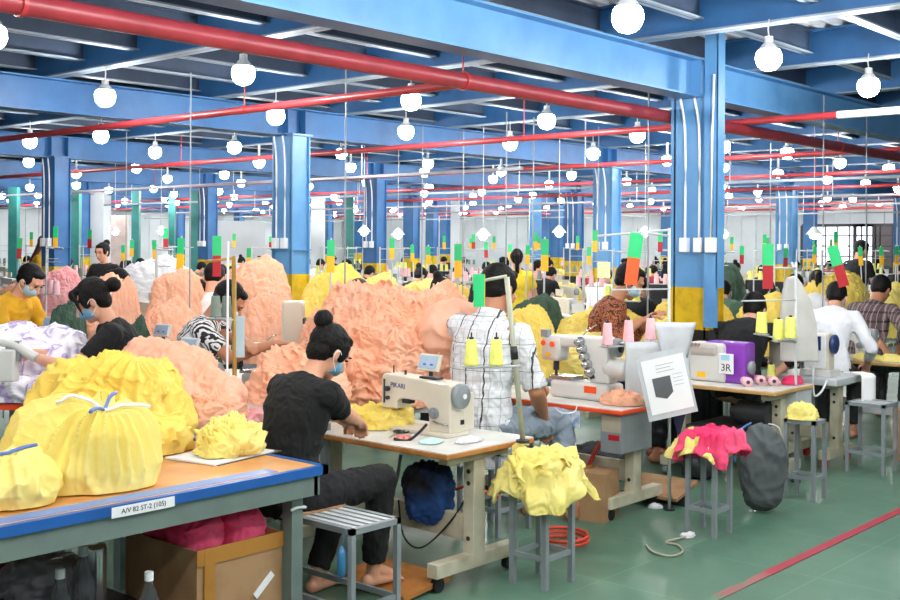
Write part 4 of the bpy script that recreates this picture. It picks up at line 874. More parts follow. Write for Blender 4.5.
# ---- red edged table with interlock machine
t2 = sewing_table('sewing table with orange red edge and pale top', 5.82, 6.48, 3.74, 5.0, .70, m_lam, m_orange, m_creamd)
cb = MB().bb(.03 - .30, .03 + .05, -.60, -.44, .42, .665).build('control_box', m_grey, t2, bevel=.006); MB().bb(-.272, -.270, -.58, -.50, .50, .535).build('warning_label', m_tred, cb)
MB().bb(-.271, -.269, -.59, -.45, .55, .65).build('front_plate', mat('beige_plate', 'b9b09c', .5), cb)
sw = MB().bb(-.34, -.30, -.3, -.02, .6, .665).build('switch_panel', m_greyl, t2); [MB().bb(-.345, -.34, -.27 + .08 * k, -.22 + .08 * k, .615, .65).build('switch', [m_torg, m_black, m_tgreen][k], sw) for k in range(3)]
tag(MB().box((0, 0, 0), (.006, .07, .10)).build('id_badge', mat('badge_white_blue', 'dfe8f0', .4, nscale=18, col2='3a78c0'), loc=Wy(576, 419, 7.0)), 'white and blue name badge hanging from the orange red table', 'badge')
occ(6.15, 4.3, .8)
overlock('grey interlock machine with round knobs and orange label', (6.15, 4.17, .701), -PI / 2, m_mach, 1.12)
heap('fabric_piece', 'small heap of peach pieces on the orange red table', 'cloth', m_peach, Wz(624, 404, .702), .13, .14, .075, 71, res=56, fold=.025, fscale=8, flaps=10, fsize=.08)
tag(MB().tube([Wz(556, 408, .703), Wz(563, 413, .703), Wz(575, 412, .703), Wz(578, 406, .703)], .004, 6).build('loose_white_string', m_white), 'white cord curled on the orange red table edge', 'cord')
p = W(672, 7.2, 0); b2 = Wz(671, 405, .0); b2 = Wy(671, 400, 7.25); b2.z = .70
tsd = 7.25
thread_stand('tall thread stand with pink cones beside the orange red table', W(671, tsd, 0), Wy(669, 228, tsd), [(Wy(669, 230, tsd), Wy(598, 236, tsd - .1)), (Wy(669, 236, tsd), Wy(640, 232, tsd - .1))],
             [(Wy(671, 343, tsd), Wy(629, 343, tsd - .1)), (Wy(671, 343, tsd), Wy(651, 341, tsd - .1)), (Wy(671, 343, tsd), Wy(608, 346, tsd - .15))], rings=[(Wy(670, 289, tsd), Wy(612, 290, tsd - .3))], m=m_greyl)
for px, y, lb in ((629, 342, 'pink thread cone in the middle of the tray beside the orange red table'), (651, 340, 'pink thread cone on the tray end by the tall pole'), (608, 345, 'pink thread cone behind the interlock motor')): cone(lb, Wy(px, y, tsd - (.15 if px < 610 else .1)), m_thp, h=.14)
card_tag('large green over orange card before the leopard print shirt', Wy(637, 233, 7.1), TH - PI / 2, m_tgreen, m_torg, h=.33, w=.085, tilt=DEG(7))
tag(MB().bb(-.04, .04, -.003, .003, -.10, 0).build('yellow_card', mat('pale_yellow_card', 'f0ecaa', .6), loc=Wy(604, 262, 7.1), rz=TH - PI / 2), 'pale yellow square card hanging from the crossbar', 'card')
# instruction sheet in plastic sleeve
ish = thing('instruction_sheet', 'printed sheet in a plastic sleeve hanging tilted by the pole', 'instruction sheet', Wy(668, 384, 6.75), TH - PI / 2); ish.rotation_euler.y = DEG(-13)
MB().bb(-.155, .145, -.004, .004, -.20, .20).build('plastic_sleeve', mat('milky_plastic', 'c9cdd2', .25), ish)
MB().bb(-.13, .13, -.008, -.005, -.165, .165).build('paper_sheet', m_paper, ish)
MB().prism([(-.085, -.06), (-.02, -.085), (.025, -.05), (.025, .05), (-.085, .05)], -.0105, -.009).build('printed_picture', mat('dark_print', '5a5e62', .6), ish)
l_ = MB(); [l_.bb(-.05, .06 - .02 * (k % 2), -.0095, -.0085, .12 - .02 * k, .124 - .02 * k) for k in range(3)]; [l_.bb(.04, .10, -.0095, -.0085, .05 - .022 * k, .053 - .022 * k) for k in range(4)]; l_.build('printed_lines', mat('grey_print', 'aab0b6', .7), ish)
tag(MB().grid(lambda u, v: Vector(((u - .5) * .40, .03 * math.sin(u * 5), (v - .5) * .40)), 12, 8).build('plastic_sheet', mat('grey_white_plastic', 'c4c8cb', .35), loc=Wy(658, 374, 7.05), rz=TH - PI / 2, solid=.006), 'large greyish plastic sheet hanging behind the printed sheet', 'plastic sheet')
tag(MB().grid(lambda u, v: Vector(((u - .5) * (.16 + .1 * v), .02 * math.sin(u * 7), (v - .5) * .22)), 8, 6).build('plastic_sheet', MATS['milky_plastic'], loc=Wy(676, 340, 7.0), rz=TH - PI / 2, solid=.006), 'narrow milky plastic flap above the printed sheet', 'plastic sheet')
# pink cloth stool
stool('grey metal stool draped with magenta and yellow cloth', 5.93, 6.14, 3.16, 3.36, .54, m_grey, slats=3)
drape('draped_cloth', 'yellow cloth lying under the magenta cloth on a stool', 'cloth', m_yellow2, .545, 5.92, 6.15, 3.2, 3.38, .09, 81)
drape('draped_cloth', 'magenta cloth hanging over a metal stool side', 'cloth', m_pink, .562, 5.92, 6.15, 3.14, 3.32, .12, 86)
tag(MB().prism([(-.06, .1), (.06, .12), (.0, -.1)], -.006, .006).build('hanging_cloth', mat('navy_cloth', '1c2444', .9), loc=Wy(680, 422, 6.9), rz=TH - PI / 2), 'navy pointed cloth corner hanging under the printed sheet', 'cloth')
# ---- purple machine table
t3 = sewing_table('sewing table with light wood edge under the purple machine', 7.32, 7.96, 3.45, 4.46, .70, m_lam, mat('light_wood_edge', 'cfa264', .5), m_creamd, m_grey)
MB().bb(.05, .315, -.49, -.30, .46, .668).build('side_panel', m_greyl, t3)
mo = MB(); mo.cyl((-.08, -.35, .50), (-.08, -.12, .50), .085, n=20); mo.cyl((-.08, -.12, .50), (-.08, -.06, .50), .05, n=16); mo.build('drive_motor', m_dark, t3)
MB().bb(-.3, .28, -.28, .2, .38, .40).build('under_tray', m_dark, t3)
occ(7.65, 3.9, .7)
pm = thing('overlock_machine', 'overlock machine with purple body panel and white front', 'sewing machine', (7.63, 4.0, .701), -PI / 2)
MB().bb(-.13, .2, -.07, .11, 0, .3).build('machine_body', mat('purple_enamel', '8a3fb8', .35, coat=.3), pm, bevel=.02)
MB().bb(-.25, .05, -.10, .06, .0, .29).build('front_casting', m_mach, pm, bevel=.025)
MB().bb(-.28, .0, -.12, .03, .19, .285).build('tension_cover', mat('warm_grey_plastic', 'bdb6b0', .4), pm, bevel=.03)
MB().bb(-.36, -.2, -.10, .08, .0, .085).build('cloth_plate', m_mach, pm, bevel=.02)
sp = MB().bb(.01, .13, -.112, -.10, .07, .22).build('display_panel', m_white, pm, bevel=.006); MB().bb(.035, .1, -.116, -.112, .17, .21).build('screen', mat('cyan_screen', 'a8dcf0', .3), sp); text('3R', .075, m_black, sp, (.072, -.1135, .115), (PI / 2, 0, 0))
MB().bb(-.17, -.10, -.104, -.1, .03, .07).build('yellow_label', m_tyel, pm)
n = MB(); [n.cyl((-.24 + .03 * k, -.1, .27), (-.24 + .03 * k, -.13, .27), .012, n=10) for k in range(4)]; n.build('tension_knobs', m_chrome, pm)
MB().lathe([(.04, 0), (.05, .01), (.05, .03), (.02, .04)], (.2, 0, .12), 18, mtx=Matrix.Rotation(PI / 2, 3, 'Y')).build('handwheel', m_grey, pm)
for px, y, lb in ((749, 389, 'pink thread cone lying on its side at the purple machine'), (762, 387, 'pink thread cone lying between two others'), (775, 388, 'pink thread cone lying at the light wood table corner')):
    q = Wz(px, y - 2, .703); q.z = .737; cone(lb, q, m_thp, h=.13, lie=Matrix.Rotation(DEG(-70), 3, 'Z') @ Matrix.Rotation(-PI / 2, 3, 'X') @ Matrix.Rotation(PI, 3, 'Y') if False else (Matrix.Rotation(TH, 3, 'Z') @ Matrix.Rotation(PI / 2, 3, 'Y')))
cone('pale yellow thread cone standing behind the lying pink cones', Wz(772, 379, .701), m_thy, h=.11)
heap('fabric_piece', 'magenta folded cloth on the light wood table corner', 'cloth', m_pink, (7.84, 3.56, .702), .10, .07, .06, 91, res=40, fold=.01, fscale=5, lump=.05)
blob('garment_bag', 'dark grey drawstring garment bag leaning by the purple machine table', 'bag', mat('dark_grey_bag', '52585a', .9, bump=.3, bscale=12), W(764, 7.2, .29), .15, .10, .275, 95, rz=TH - PI / 2, fold=.025, fs=4, pw=.85)
tag(MB().tube([Wy(752, 423, 7.25), Wy(742, 430, 7.2), Wy(738, 445, 7.2), Wy(736, 462, 7.2)], .007, 6).build('blue_cord', mat('blue_cord', '4a7fc0', .6)), 'blue cord hanging from the dark grey garment bag', 'cord')
tag(MB().tube([Wy(770, 424, 7.25), Wy(780, 428, 7.2), Wy(784, 445, 7.2), Wy(786, 464, 7.2)], .005, 6).build('white_drawstring', m_greyl), 'pale drawstring hanging from the dark grey garment bag', 'cord')
stool('small grey stool behind the dark grey garment bag', 7.22, 7.42, 3.12, 3.34, .54, m_grey, slats=3)
heap('fabric_piece', 'crumpled yellow cloth left on the small grey stool', 'cloth', m_yellow2, (7.30, 3.24, .541), .10, .10, .1, 97, res=40, fold=.03, fscale=8)
tsd = 8.15
thread_stand('thread stand with yellow cones behind the purple machine', W(797, tsd, 0), Wy(796, 262, tsd), [(Wy(796, 268, tsd), Wy(760, 268, tsd - .15)), (Wy(796, 275, tsd), Wy(792, 262, tsd))],
             [(Wy(797, 342, tsd), Wy(762, 334, tsd - .1)), (Wy(797, 342, tsd), Wy(779, 341, tsd - .05)), (Wy(797, 342, tsd), Wy(791, 339, tsd - .12))], rings=[(Wy(797, 300, tsd), Wy(742, 301, tsd - .2))])
for px, y, dd, lb in ((762, 333, .1, 'yellow thread cone on the outer tray near the dark shirt'), (779, 340, .05, 'yellow thread cone in the middle of three behind the purple machine'), (791, 338, .12, 'yellow thread cone nearest the pole behind the purple machine')): cone(lb, Wy(px, y, tsd - dd), m_thy, h=.15, r0=.042, r1=.034)
card_tag('green over red card hanging beside the wide blue column', Wy(768, 244, 8.0), TH - PI / 2, m_tgreen, m_tred, h=.32, w=.08)
card_tag('green over red card tilted before the yellow heap', Wy(832, 246, 8.5), TH - PI / 2, m_tgreen, m_tred, h=.32, w=.085, tilt=DEG(-17))
# machine cover
cv = MB(); cv.prism([(-.13, -.42), (-.135, -.1), (-.12, .1), (-.09, .2), (-.03, .22), (.02, .16), (.09, .02), (.13, -.15), (.15, -.42)], -.03, .03)
tag(cv.build('dust_cover', mat('pale_grey_cover', 'c6c6c2', .7), loc=Wy(799, 305, 8.35), rz=TH - PI / 2, bevel=.012), 'pale grey cloth cover draped over a thread stand', 'cover')
# ---- grey table with blue and white machine
t4 = sewing_table('small worn grey sewing table on red casters', 8.31, 8.88, 3.42, 4.02, .70, m_greyl, m_greyl, m_creamd, m_tred, legs=(.12, .14), t=.05)
occ(8.6, 3.7, .5)
bm = thing('sewing_machine', 'white sewing machine with navy panel and dark blue handwheel', 'sewing machine', (8.55, 3.78, .701), -PI / 2)
m_navy = mat('navy_plastic', '1f3566', .35)
MB().prism([(-.28, .0), (-.28, .33), (.22, .33), (.22, .0), (.08, .0), (.08, .2), (-.16, .2), (-.16, .0)], -.06, .06).build('arm', m_cream, bm, bevel=.015)
MB().bb(.02, .2, -.068, -.06, .06, .32).build('front_panel', m_white, bm, bevel=.006); MB().bb(.05, .16, -.076, -.067, .2, .31).build('navy_panel', m_navy, bm); text('JUKI', .03, m_tred, bm, (.105, -.0775, .265), (PI / 2, 0, 0)) if False else None
MB().lathe([(.06, 0), (.075, .01), (.075, .03), (.04, .045)], (.22, 0, .25), 24, mtx=Matrix.Rotation(PI / 2, 3, 'Y')).build('handwheel', m_navy, bm)
MB().bb(-.27, -.02, -.075, -.06, .06, .31).build('side_cover', m_cream, bm, bevel=.006)
MB().bb(.0, .25, -.1, .1, .0, .05).build('bed', m_mach, bm, bevel=.006)
tag(MB().tube([Wy(816, 355, 8.4), Wy(814, 375, 8.4), Wy(815, 395, 8.4), Wy(822, 392, 8.4), Wy(828, 380, 8.45)], .008, 6).build('white_cable', m_white), 'white cable hanging at the grey sewing table end', 'cable')
pap = MB().grid(lambda u, v: Vector(((u - .5) * .12, -.02 - .09 * max(0, 1 - v * 1.6) ** 0 * (0 if v > .8 else 1) * .0 + (v - .8) * (.9 if v > .8 else 0), (v - .8) * .30 if v < .8 else 0)), 4, 12)
tag(pap.build('paper_strip', m_paper, loc=Wy(868, 374, 8.7), rz=TH - PI / 2 + .2, solid=.003), 'long white paper strip hanging off the grey sewing table', 'paper strip')
stool('long grey bench stool beside the table with red casters', 8.42, 8.7, 3.1, 3.4, .53, m_grey, slats=3)
b5 = W(899, 9.0, 0); cbx = thing('cardboard_box', 'plain brown cardboard box on the floor behind the bench stool', 'cardboard box', (9.28, 3.1, 0)); MB().bb(-.2, .2, -.18, .18, 0, .42).build('box_body', m_card, cbx); MB().bb(-.2, .2, -.03, .03, .42, .422).build('box_tape', MATS['brown_tape'], cbx)
# ---- next table with wood edge at the frame edge
t5 = sewing_table('wood edged sewing table at the end of the near row', 9.9, 10.5, 3.35, 4.6, .70, m_lam, MATS['light_wood_edge'], m_greyl)
occ(10.2, 4, .8)
heap('fabric_piece', 'yellow pieces lying on the last table of the near row', 'cloth', m_yellow2, (10.05, 3.75, .702), .13, .25, .05, 101, res=40, fold=.02)
lockstitch('pale grey machine with flat panel beside the plaid shirt', (10.2, 4.1, .701), -PI / 2, m_mach, .95, panel=False)
# ---- people on the near row, right
place_person('man in black long sleeved shirt bending over behind the purple machine', (8.10, 4.15), cdir(.55, .8), [Wy(775, 366, 9.3), Wy(779, 372, 8.75)], s=1.13, seat=.5, lean=.55, hunch=.75, hp=.45, shirt=mat('charcoal_knit', '141519', .9), sleeve=1.7, voxel=.009, hair='short')
place_person('person in white shirt bending beside the blue handwheel machine', W(828, 9.75)[:2], cdir(.5, .85), [Wy(850, 365, 10.2), Wy(868, 362, 9.9)], s=1.1, seat=.54, lean=.42, hunch=.6, hp=.6, shirt=mat('white_knit', 'e9ecf2', .9), sleeve=1.7, voxel=.01, hair='short', female=True, mask=m_maskl)
place_person('man in brown plaid shirt at the end of the near row', W(866, 11.0)[:2], cdir(.75, .55), [Wy(888, 352, 10.6), Wy(900, 350, 10.8)], s=1.13, seat=.5, lean=.25, hunch=.5, hp=.5, hyaw=.1, shirt=lines_mat('brown_plaid', '5b4c4c', [(0, .09, .02, '8a7478'), (2, .09, .02, '3c3236'), (0, .045, .004, 'b09aa0')]), sleeve=1.7, voxel=.01, skin=m_skin2)
place_person('woman in black and orange leopard print shirt wearing a mask', W(600, 9.0)[:2], cdir(.95, -.1), [Wy(650, 318, 8.8), Wy(640, 322, 8.6)], s=1.18, seat=.58, lean=.18, hunch=.45, hp=.5, shirt=ramp_mat('leopard_print', 'voronoi', [(.15, '2a1712'), (.36, '8a3f1e'), (.5, 'b86a34'), (.62, '3a1c14')], 44), sleeve=1.7, voxel=.009, female=True, mask=m_maskl, hair='short', skin=m_skin2)
# ---- big peach pile and its bench
def bench(label, u0, u1, v0, v1, z=.69, rz=0):
    r = thing('work_bench', label, 'table', ((u0 + u1) / 2, (v0 + v1) / 2, 0), rz); hu, hv = (u1 - u0) / 2, (v1 - v0) / 2
    MB().bb(-hu, hu, -hv, hv, z - .03, z).build('tabletop', m_greyl, r)
    for a in (-1, 1):
        for b in (-1, 1): MB().bb(a * (hu - .05) - .02, a * (hu - .05) + .02, b * (hv - .05) - .02, b * (hv - .05) + .02, 0, z - .03).build('leg', m_grey, r)
    occ((u0 + u1) / 2, (v0 + v1) / 2, max(hu, hv)); return r
bench('wide bench buried under the large peach garment pile', 5.27 - .68, 5.27 + .68, 5.22 - .42, 5.22 + .42, .69, TH - PI / 2)
def shp(P):
    P = P.copy(); x = P[:, 0]; P[:, 2] *= 1 - .28 * np.clip(-x / .8, 0, 1) ** 1.2 - .05 * np.clip(x / .8, 0, 1); return P
heap('fabric_pile', 'huge mound of crumpled peach garments behind the cream machine', 'fabric pile', m_peach, W(386, 7.4, .692), .68, .48, .72, 5, rz=TH - PI / 2, res=260, fold=.055, fscale=7.6, flaps=300, fsize=.11, stuff=True, shape=shp, top=.85, flat=.75, lump=.14)
heap('fabric_pile', 'lower slope of peach garments beside the woman in black', 'fabric pile', m_peach, W(298, 6.6, .692), .28, .24, .36, 8, rz=TH - PI / 2, res=110, fold=.045, fscale=6, flaps=30, fsize=.12, stuff=True)
blob('fabric_roll', 'smooth pale peach roll lying on top of the big peach pile', 'fabric roll', m_peachl, Wy(455, 332, 7.15), .27, .22, .20, 107, fold=.03, fs=3, pw=1, rz=TH-PI/2)
# ---- folded peach roll and its table
bench('grey steel table carrying the folded peach roll', 3.22, 4.15, 4.46, 5.55, .775)
rm = MB(); c0 = Wy(150, 362, 5.95); c1 = Wy(226, 392, 5.75)
rm.loft([(Wy(136, 362, 6.1), .04, .08, Matrix.Rotation(PI / 2, 3, 'Y'))] * 1 + [(Wy(136, 362, 6.1), .05, .1, Matrix.Rotation(PI / 2, 3, 'Y'))], n=12) if False else None
rm.cap(Wy(146, 364, 6.0), Wy(190, 376, 5.9), .135, .15, 20); rm.cap(Wy(176, 368, 5.95), Wy(222, 398, 5.8), .135, .12, 20); rm.cap(Wy(150, 382, 5.85), Wy(205, 412, 5.7), .13, .10, 20); rm.ell(Wy(180, 398, 5.95), (.2, .2, .13))
me = remesh(rm, 'fabric_roll', m_peachl, .010, 2, .034, 6, 6); o = bpy.data.objects.new('fabric_roll', me); COL.objects.link(o); tag(o, 'thick folded roll of pale peach fabric on the steel table', 'fabric roll')
heap('fabric_piece', 'crumpled peach cloth spilling from the end of the folded roll', 'cloth', m_peach, W(214, 5.62, .777), .17, .13, .17, 111, res=60, fold=.04, fscale=7, flaps=16, fsize=.09)
heap('fabric_piece', 'white and peach scrap on the steel table behind the tray', 'cloth', m_salmon, W(246, 5.75, .777), .10, .10, .08, 113, res=40, fold=.03, fscale=8)
# ---- lilac printed pile, woman in black tee
bench('table under the lilac printed fabric', 3.0, 4.0, 6.95, 7.7, .72)
tlp = W(20, 7.2, 0)
heap('fabric_pile', 'mound of white fabric with lilac print beside the masked woman', 'fabric pile', m_lilac, W(24, 7.35, .72), .50, .34, .46, 121, rz=TH - PI / 2, res=110, fold=.045, fscale=4.5, stuff=True, top=.8, flat=.8)
heap('fabric_pile', 'low fold of lilac printed fabric along the red table edge', 'fabric pile', m_lilac, W(40, 6.85, .742), .46, .17, .14, 122, rz=TH - PI / 2, res=80, fold=.03, fscale=5, stuff=True)
rt = thing('sewing_table', 'red edged table under the lilac printed fabric', 'table', W(10, 6.9, 0), TH - PI / 2); MB().bb(-.8, .42, -.18, .2, .70, .735).build('tabletop', m_orange, rt); MB().bb(.3, .36, -.1, .1, 0, .70).build('leg', m_creamd, rt); MB().bb(-.7, -.64, -.1, .1, 0, .70).build('leg', m_creamd, rt)
wm = thing('sewing_machine', 'white machine head cut by the picture edge before lilac fabric', 'sewing machine', Wy(4, 378, 6.6), TH - PI / 2); MB().bb(-.2, .08, -.05, .05, -.02, .17).build('machine_body', m_mach, wm, bevel=.01); MB().tube([(-.05, 0, .22), (.06, 0, .2), (.14, -.0, .15), (.19, 0, .12)], .03, 10).build('machine_arm', m_mach, wm); MB().bb(.02, .1, -.02, .02, .1, .22).build('arm_post', m_grey, wm)
uv3 = W(126, 7.1)[:2]
place_person('masked woman in black tee with low bun leaning over lilac fabric', uv3, cdir(-.95, -.22), [Wy(34, 356, 6.85), Wy(38, 353, 7.1)], s=1.12, seat=.54, lean=.12, hunch=.5, hp=.55, hair='bun_fringe', mask=m_mask, sleeve=.62, female=True, voxel=.0075, eyes=True, shirt=MATS['black_knit'], pants=ramp_mat('dark_red_print', 'noise', [(.4, '2a1418'), (.6, '6e2a2e')], 30), cap_m=None)
# ---- man in patterned shirt with machine
uv5 = W(188, 7.5)[:2]
place_person('man in black and white zebra patterned shirt wearing a mask', uv5, cdir(.95, .05), [Wy(262, 348, 7.0), Wy(272, 344, 7.2)], s=1.1, seat=.56, lean=.24, hunch=.5, hp=.7, hair='short', mask=m_maskl, sleeve=.75, voxel=.0085, eyes=True, skin=m_skin2, shirt=ramp_mat('zebra_print', 'wave', [(.40, '1c1d20'), (.55, 'e4e4e4')], 9, dist=9, stretch=(1, 1, 1.3)))
sewing_table('wood edged table before the man in zebra pattern', 5.1, 5.62, 6.45, 7.3, .70, m_lam, MATS['light_wood_edge'], m_creamd)
sewing_table('narrow table holding the grey knobbed machine', 4.75, 5.25, 5.55 + .85, 6.43, .70, m_lam, MATS['light_wood_edge'], m_creamd) if False else None
q = W(272, 7.75); overlock('grey knobbed cylinder machine before the man in zebra pattern', (q.x, q.y, .74), TH - PI / 2, m_mach, .78, sticker=False)
q = W(294, 7.85); blk = thing('machine_column', 'beige machine housing beside the knobbed grey machine', 'machine housing', (q.x, q.y, .69), TH - PI / 2); MB().bb(-.07, .07, -.08, .08, 0, .62).build('housing', m_cream, blk, bevel=.015); MB().bb(.07, .085, -.05, .05, .3, .5).build('vent_panel', m_dark, blk)
bench('steel bench under the grey knobbed machine', q.x - .3, q.x + .25, q.y - .25, q.y + .35, .69)
tsd = 6.9
thread_stand('beige and white thread stand with grey green cones', W(237, tsd, 0), Wy(234, 256, tsd), [(Wy(234, 258, tsd), Wy(205, 262, tsd))], [(Wy(237, 320, tsd), Wy(216, 318, tsd - .05)), (Wy(237, 320, tsd), Wy(227, 318, tsd + .05))], m=mat('brass_tube', 'b08a3c', .4, .2), r_=.014)
cone('grey green thread cone before the zebra pattern shirt', Wy(216, 317, tsd - .05), m_thg, h=.13); cone('grey green thread cone next to the brass pole', Wy(227, 317, tsd + .05), m_thg, h=.13)
tag(MB().cyl(W(228, 6.7, 0), W(228, 6.7, 1.72), .007, n=8).build('air_hose_pole', m_white), 'thin white pole standing before the zebra pattern shirt', 'pole')
tag(MB().bb(-.025, .025, -.004, .004, -.25, 0).build('cloth_strip', mat('pale_blue_cloth', 'b4ccd4', .9), loc=Wy(241, 316, 6.8), rz=TH - PI / 2), 'pale blue cloth strip hanging on the brass pole', 'cloth strip')
card_tag('green over red card in front of the white shirted head', Wy(217, 236, 9.4), TH - PI / 2, m_tgreen, m_tred, h=.34, w=.075)
place_person('man in pale shirt with cropped hair seen from behind a red card', W(210, 10.2)[:2], cdir(.05, 1), [W(215, 10.8, .8), W(225, 10.8, .8)], s=1.15, seat=.55, lean=.1, hunch=.3, hp=.5, shirt=mat('off_white_knit', 'dcdcd8', .9), sleeve=.6, voxel=.012)
# machine tops near the roll
for px, y, dd, lb, mm in ((184, 350, 7.0, 'machine with small display box behind the peach roll', m_mach), (158, 332, 8.2, 'grey machine behind the display box machine', m_mach), (46, 325, 8.9, 'beige machine seen past the lilac fabric', m_cream), (136, 318, 9.0, 'grey machine above the masked woman shoulder', m_mach)):
    q = W(px, dd); lockstitch(lb, (q.x, q.y, .70), -PI / 2 + .2, mm, 1.0, panel=True)
    bench({184: 'table under the machine behind the peach roll', 158: 'table between peach piles and green cloth', 46: 'table behind the lilac mound', 136: 'table beyond the masked woman shoulder'}[px], q.x - .3, q.x + .35, q.y - .55, q.y + .35, .698)
# cables
m_rc = mat('red_hose', 'd8402c', .4)
tag(MB().tube([Vector((5.2 + .14 * math.cos(a), 3.72 + .14 * math.sin(a), .02 + .004 * a)) for a in [i * .5 for i in range(30)]], .010, 6).build('coiled_air_hose', m_rc), 'orange red air hose coiled on the floor by the draped stool', 'air hose')
tag(MB().tube([Wy(440, 495, 6.6), Wy(470, 485, 6.5), Wy(500, 497, 6.4)], .010, 6).build('air_hose', m_rc), 'orange red hose running behind the front table', 'air hose')
tag(MB().tube([Wy(588, 470, 7.3), Wy(600, 445, 7.3), Wy(612, 435, 7.3), Wy(616, 420, 7.3)], .014, 6).build('air_hose', m_rc), 'thick red hose rising beside the grey control box', 'air hose')
tag(MB().tube([Wz(648, 545, .01), Wz(655, 552, .01), Wz(672, 556, .01), Wz(684, 552, .01), Wz(680, 545, .01), Wz(668, 542, .01), Wz(690, 536, .012)], .006, 6).build('floor_cable', mat('beige_cable', 'b0ab98', .6)), 'beige cable curled on the floor by the orange red table', 'cable')
for px, y, lb in ((690, 537, 'flattened plastic wrap on the floor under the magenta stool'), (657, 508, 'crumpled clear plastic scrap beside the control box table')):
    heap('plastic_scrap', lb, 'plastic scrap', m_whitec, Wz(px, y, .0), .05, .04, .025, px, res=20, fold=.012, fscale=12)
bxx = W(603, 7.0); cbx = thing('cardboard_box', 'small cardboard box under the orange red table', 'cardboard box', (bxx.x - .0, bxx.y + .1, 0), .2); MB().bb(-.12, .12, -.16, .16, 0, .3).build('box_body', m_card, cbx); MB().bb(-.12, .12, -.02, .02, .3, .302).build('box_tape', MATS['brown_tape'], cbx)
for i, (u, v, r, m_, lb) in enumerate(((7.45, 4.1, .13, m_dark, 'dark cloth bag under the purple machine table'), (6.9, 4.6, .2, mat('dark_bag', '2c3034', .8), 'dark sack on the floor between two tables'), (8.95, 4.3, .2, MATS['dark_bag'], 'dark sack behind the small grey table'))):
    blob('floor_sack', lb, 'sack', m_, (u, v, .13), r, r, .13, 130 + i, fold=.03, res=30)
pd = thing('foot_pedal', 'worn brown foot pedal board under the orange red table', 'pedal', (6.55, 3.9, 0)); MB().box((0, 0, .10), (.30, .42, .02), mtx=Matrix.Rotation(-.25, 3, 'Y')).build('pedal_board', m_card, pd); MB().bb(-.02, .02, -.2, .2, 0, .09).build('pedal_bracket', m_dark, pd)
# ================================================================== the depth of the hall
rng = random.Random(11)
for a, b, c in PIERS: occ(a, b, c / 2 + .5)
for px in (206, 235, 264, 108, 128): q_ = W(px, 33 if px > 200 else 31); occ(q_.x, q_.y, .7)
def ok(u, v, r, pad=0):
    return all((u - a) ** 2 + (v - b) ** 2 > (r + c + pad) ** 2 for a, b, c in OCC) and all(max(abs(u - a) - .2, 0) ** 2 + max(abs(v - b) - .5, 0) ** 2 > r * r for a in GU for b in GV)
# shared pieces
def low_machine():
    m = MB(); m.bb(-.27, .25, -.09, .09, 0, .022); m.prism([(-.25, .11), (-.25, .30), (.25, .28), (.25, .02), (.10, .02), (.08, .16), (-.13, .17), (-.14, .11)], -.06, .06); m.lathe([(.06, 0), (.06, .04)], (.25, 0, .2), 14, mi=1, mtx=Matrix.Rotation(PI / 2, 3, 'Y')); m.bb(-.05, .09, .0, .02, .32, .41); m.cyl((-.2, 0, .12), (-.2, 0, .02), .008, n=6, mi=1); return m
lm_a = low_machine().mesh('sewing_machine', [m_mach, m_grey]); lm_b = low_machine().mesh('sewing_machine', [m_cream, m_grey])
tb = MB().bb(-.3, .3, -.55, .55, .67, .70); [tb.bb(-.04, .04, y - .03, y + .03, .05, .67, 1).bb(-.26, .26, y - .03, y + .03, 0, .06, 1) for y in (-.42, .42)]
tab_a = tb.mesh('sewing_table', [m_lam, m_creamd]); tab_b = tb.mesh('sewing_table', [MATS['light_wood_edge'], m_creamd])
def low_stand(cm):
    m = MB(); m.cyl((0, 0, 0), (0, 0, .98), .011, n=6).cyl((0, 0, .95), (0, -.42, .95), .008, n=5).cyl((0, .12, .45), (0, -.3, .45), .008, n=5).cyl((0, 0, .8), (0, -.35, .8), .005, n=4)
    for q in (-.26, -.12, .06): m.cyl((0, q, .45), (0, q, .458), .05, n=10).cyl((0, q, .46), (0, q, .60), .04, .03, n=10, mi=1)
    return m.mesh('thread_stand', [m_greyl, cm])
stands = [(low_stand(m_thy), 'yellow'), (low_stand(m_thg), 'grey green'), (low_stand(m_thp), 'pink')]
cards = []
for a, b, nm in ((m_tgreen, m_tyel, 'green over yellow'), (m_tgreen, m_tred, 'green over red')):
    m = MB(); m.bb(-.035, .035, -.003, .003, -.15, 0); m.bb(-.035, .035, -.006, 0, -.30, -.15, 1); cards.append((m.mesh('signal_card', [a, b]), nm))
heaps = [heap_mesh('fabric_pile', m_peach, 1, .8, 1.3, s, res=76, fold=.06, fscale=4.2, flaps=46, fsize=.24, lump=.14, top=.62, flat=.8) for s in (201, 202, 203)]
SHIRTS = [(mat('black_cotton', '121317', .9), 'black'), (mat('white_cotton', 'e6e8ec', .9), 'white'), (mat('mustard_cotton', 'd9a520', .9), 'mustard'), (mat('navy_cotton', '27345c', .9), 'navy'), (mat('pink_cotton', 'e29aa8', .9), 'pink'), (mat('bottle_green_cotton', '4a6a58', .9), 'dark green'), (mat('sky_cotton', 'a9c4e0', .9), 'pale blue'), (mat('red_cotton', 'b02838', .9), 'red')]
protos = []
for hs_, fem, ln, hn in (('short', False, .3, .6), ('bun', True, .35, .6), ('pony', True, .2, .55), ('short', True, .45, .7)):
    p = person('x', (0, 0, -50), 0, s=1.1, seat=.5, lean=ln, hunch=hn, hp=.6, hair=hs_, female=fem, sleeve=.7, voxel=.016, mask=m_mask if fem else None, hands=((-.14, .5, .76), (.14, .5, .76)), shirt=SHIRTS[0][0]); protos.append(p)
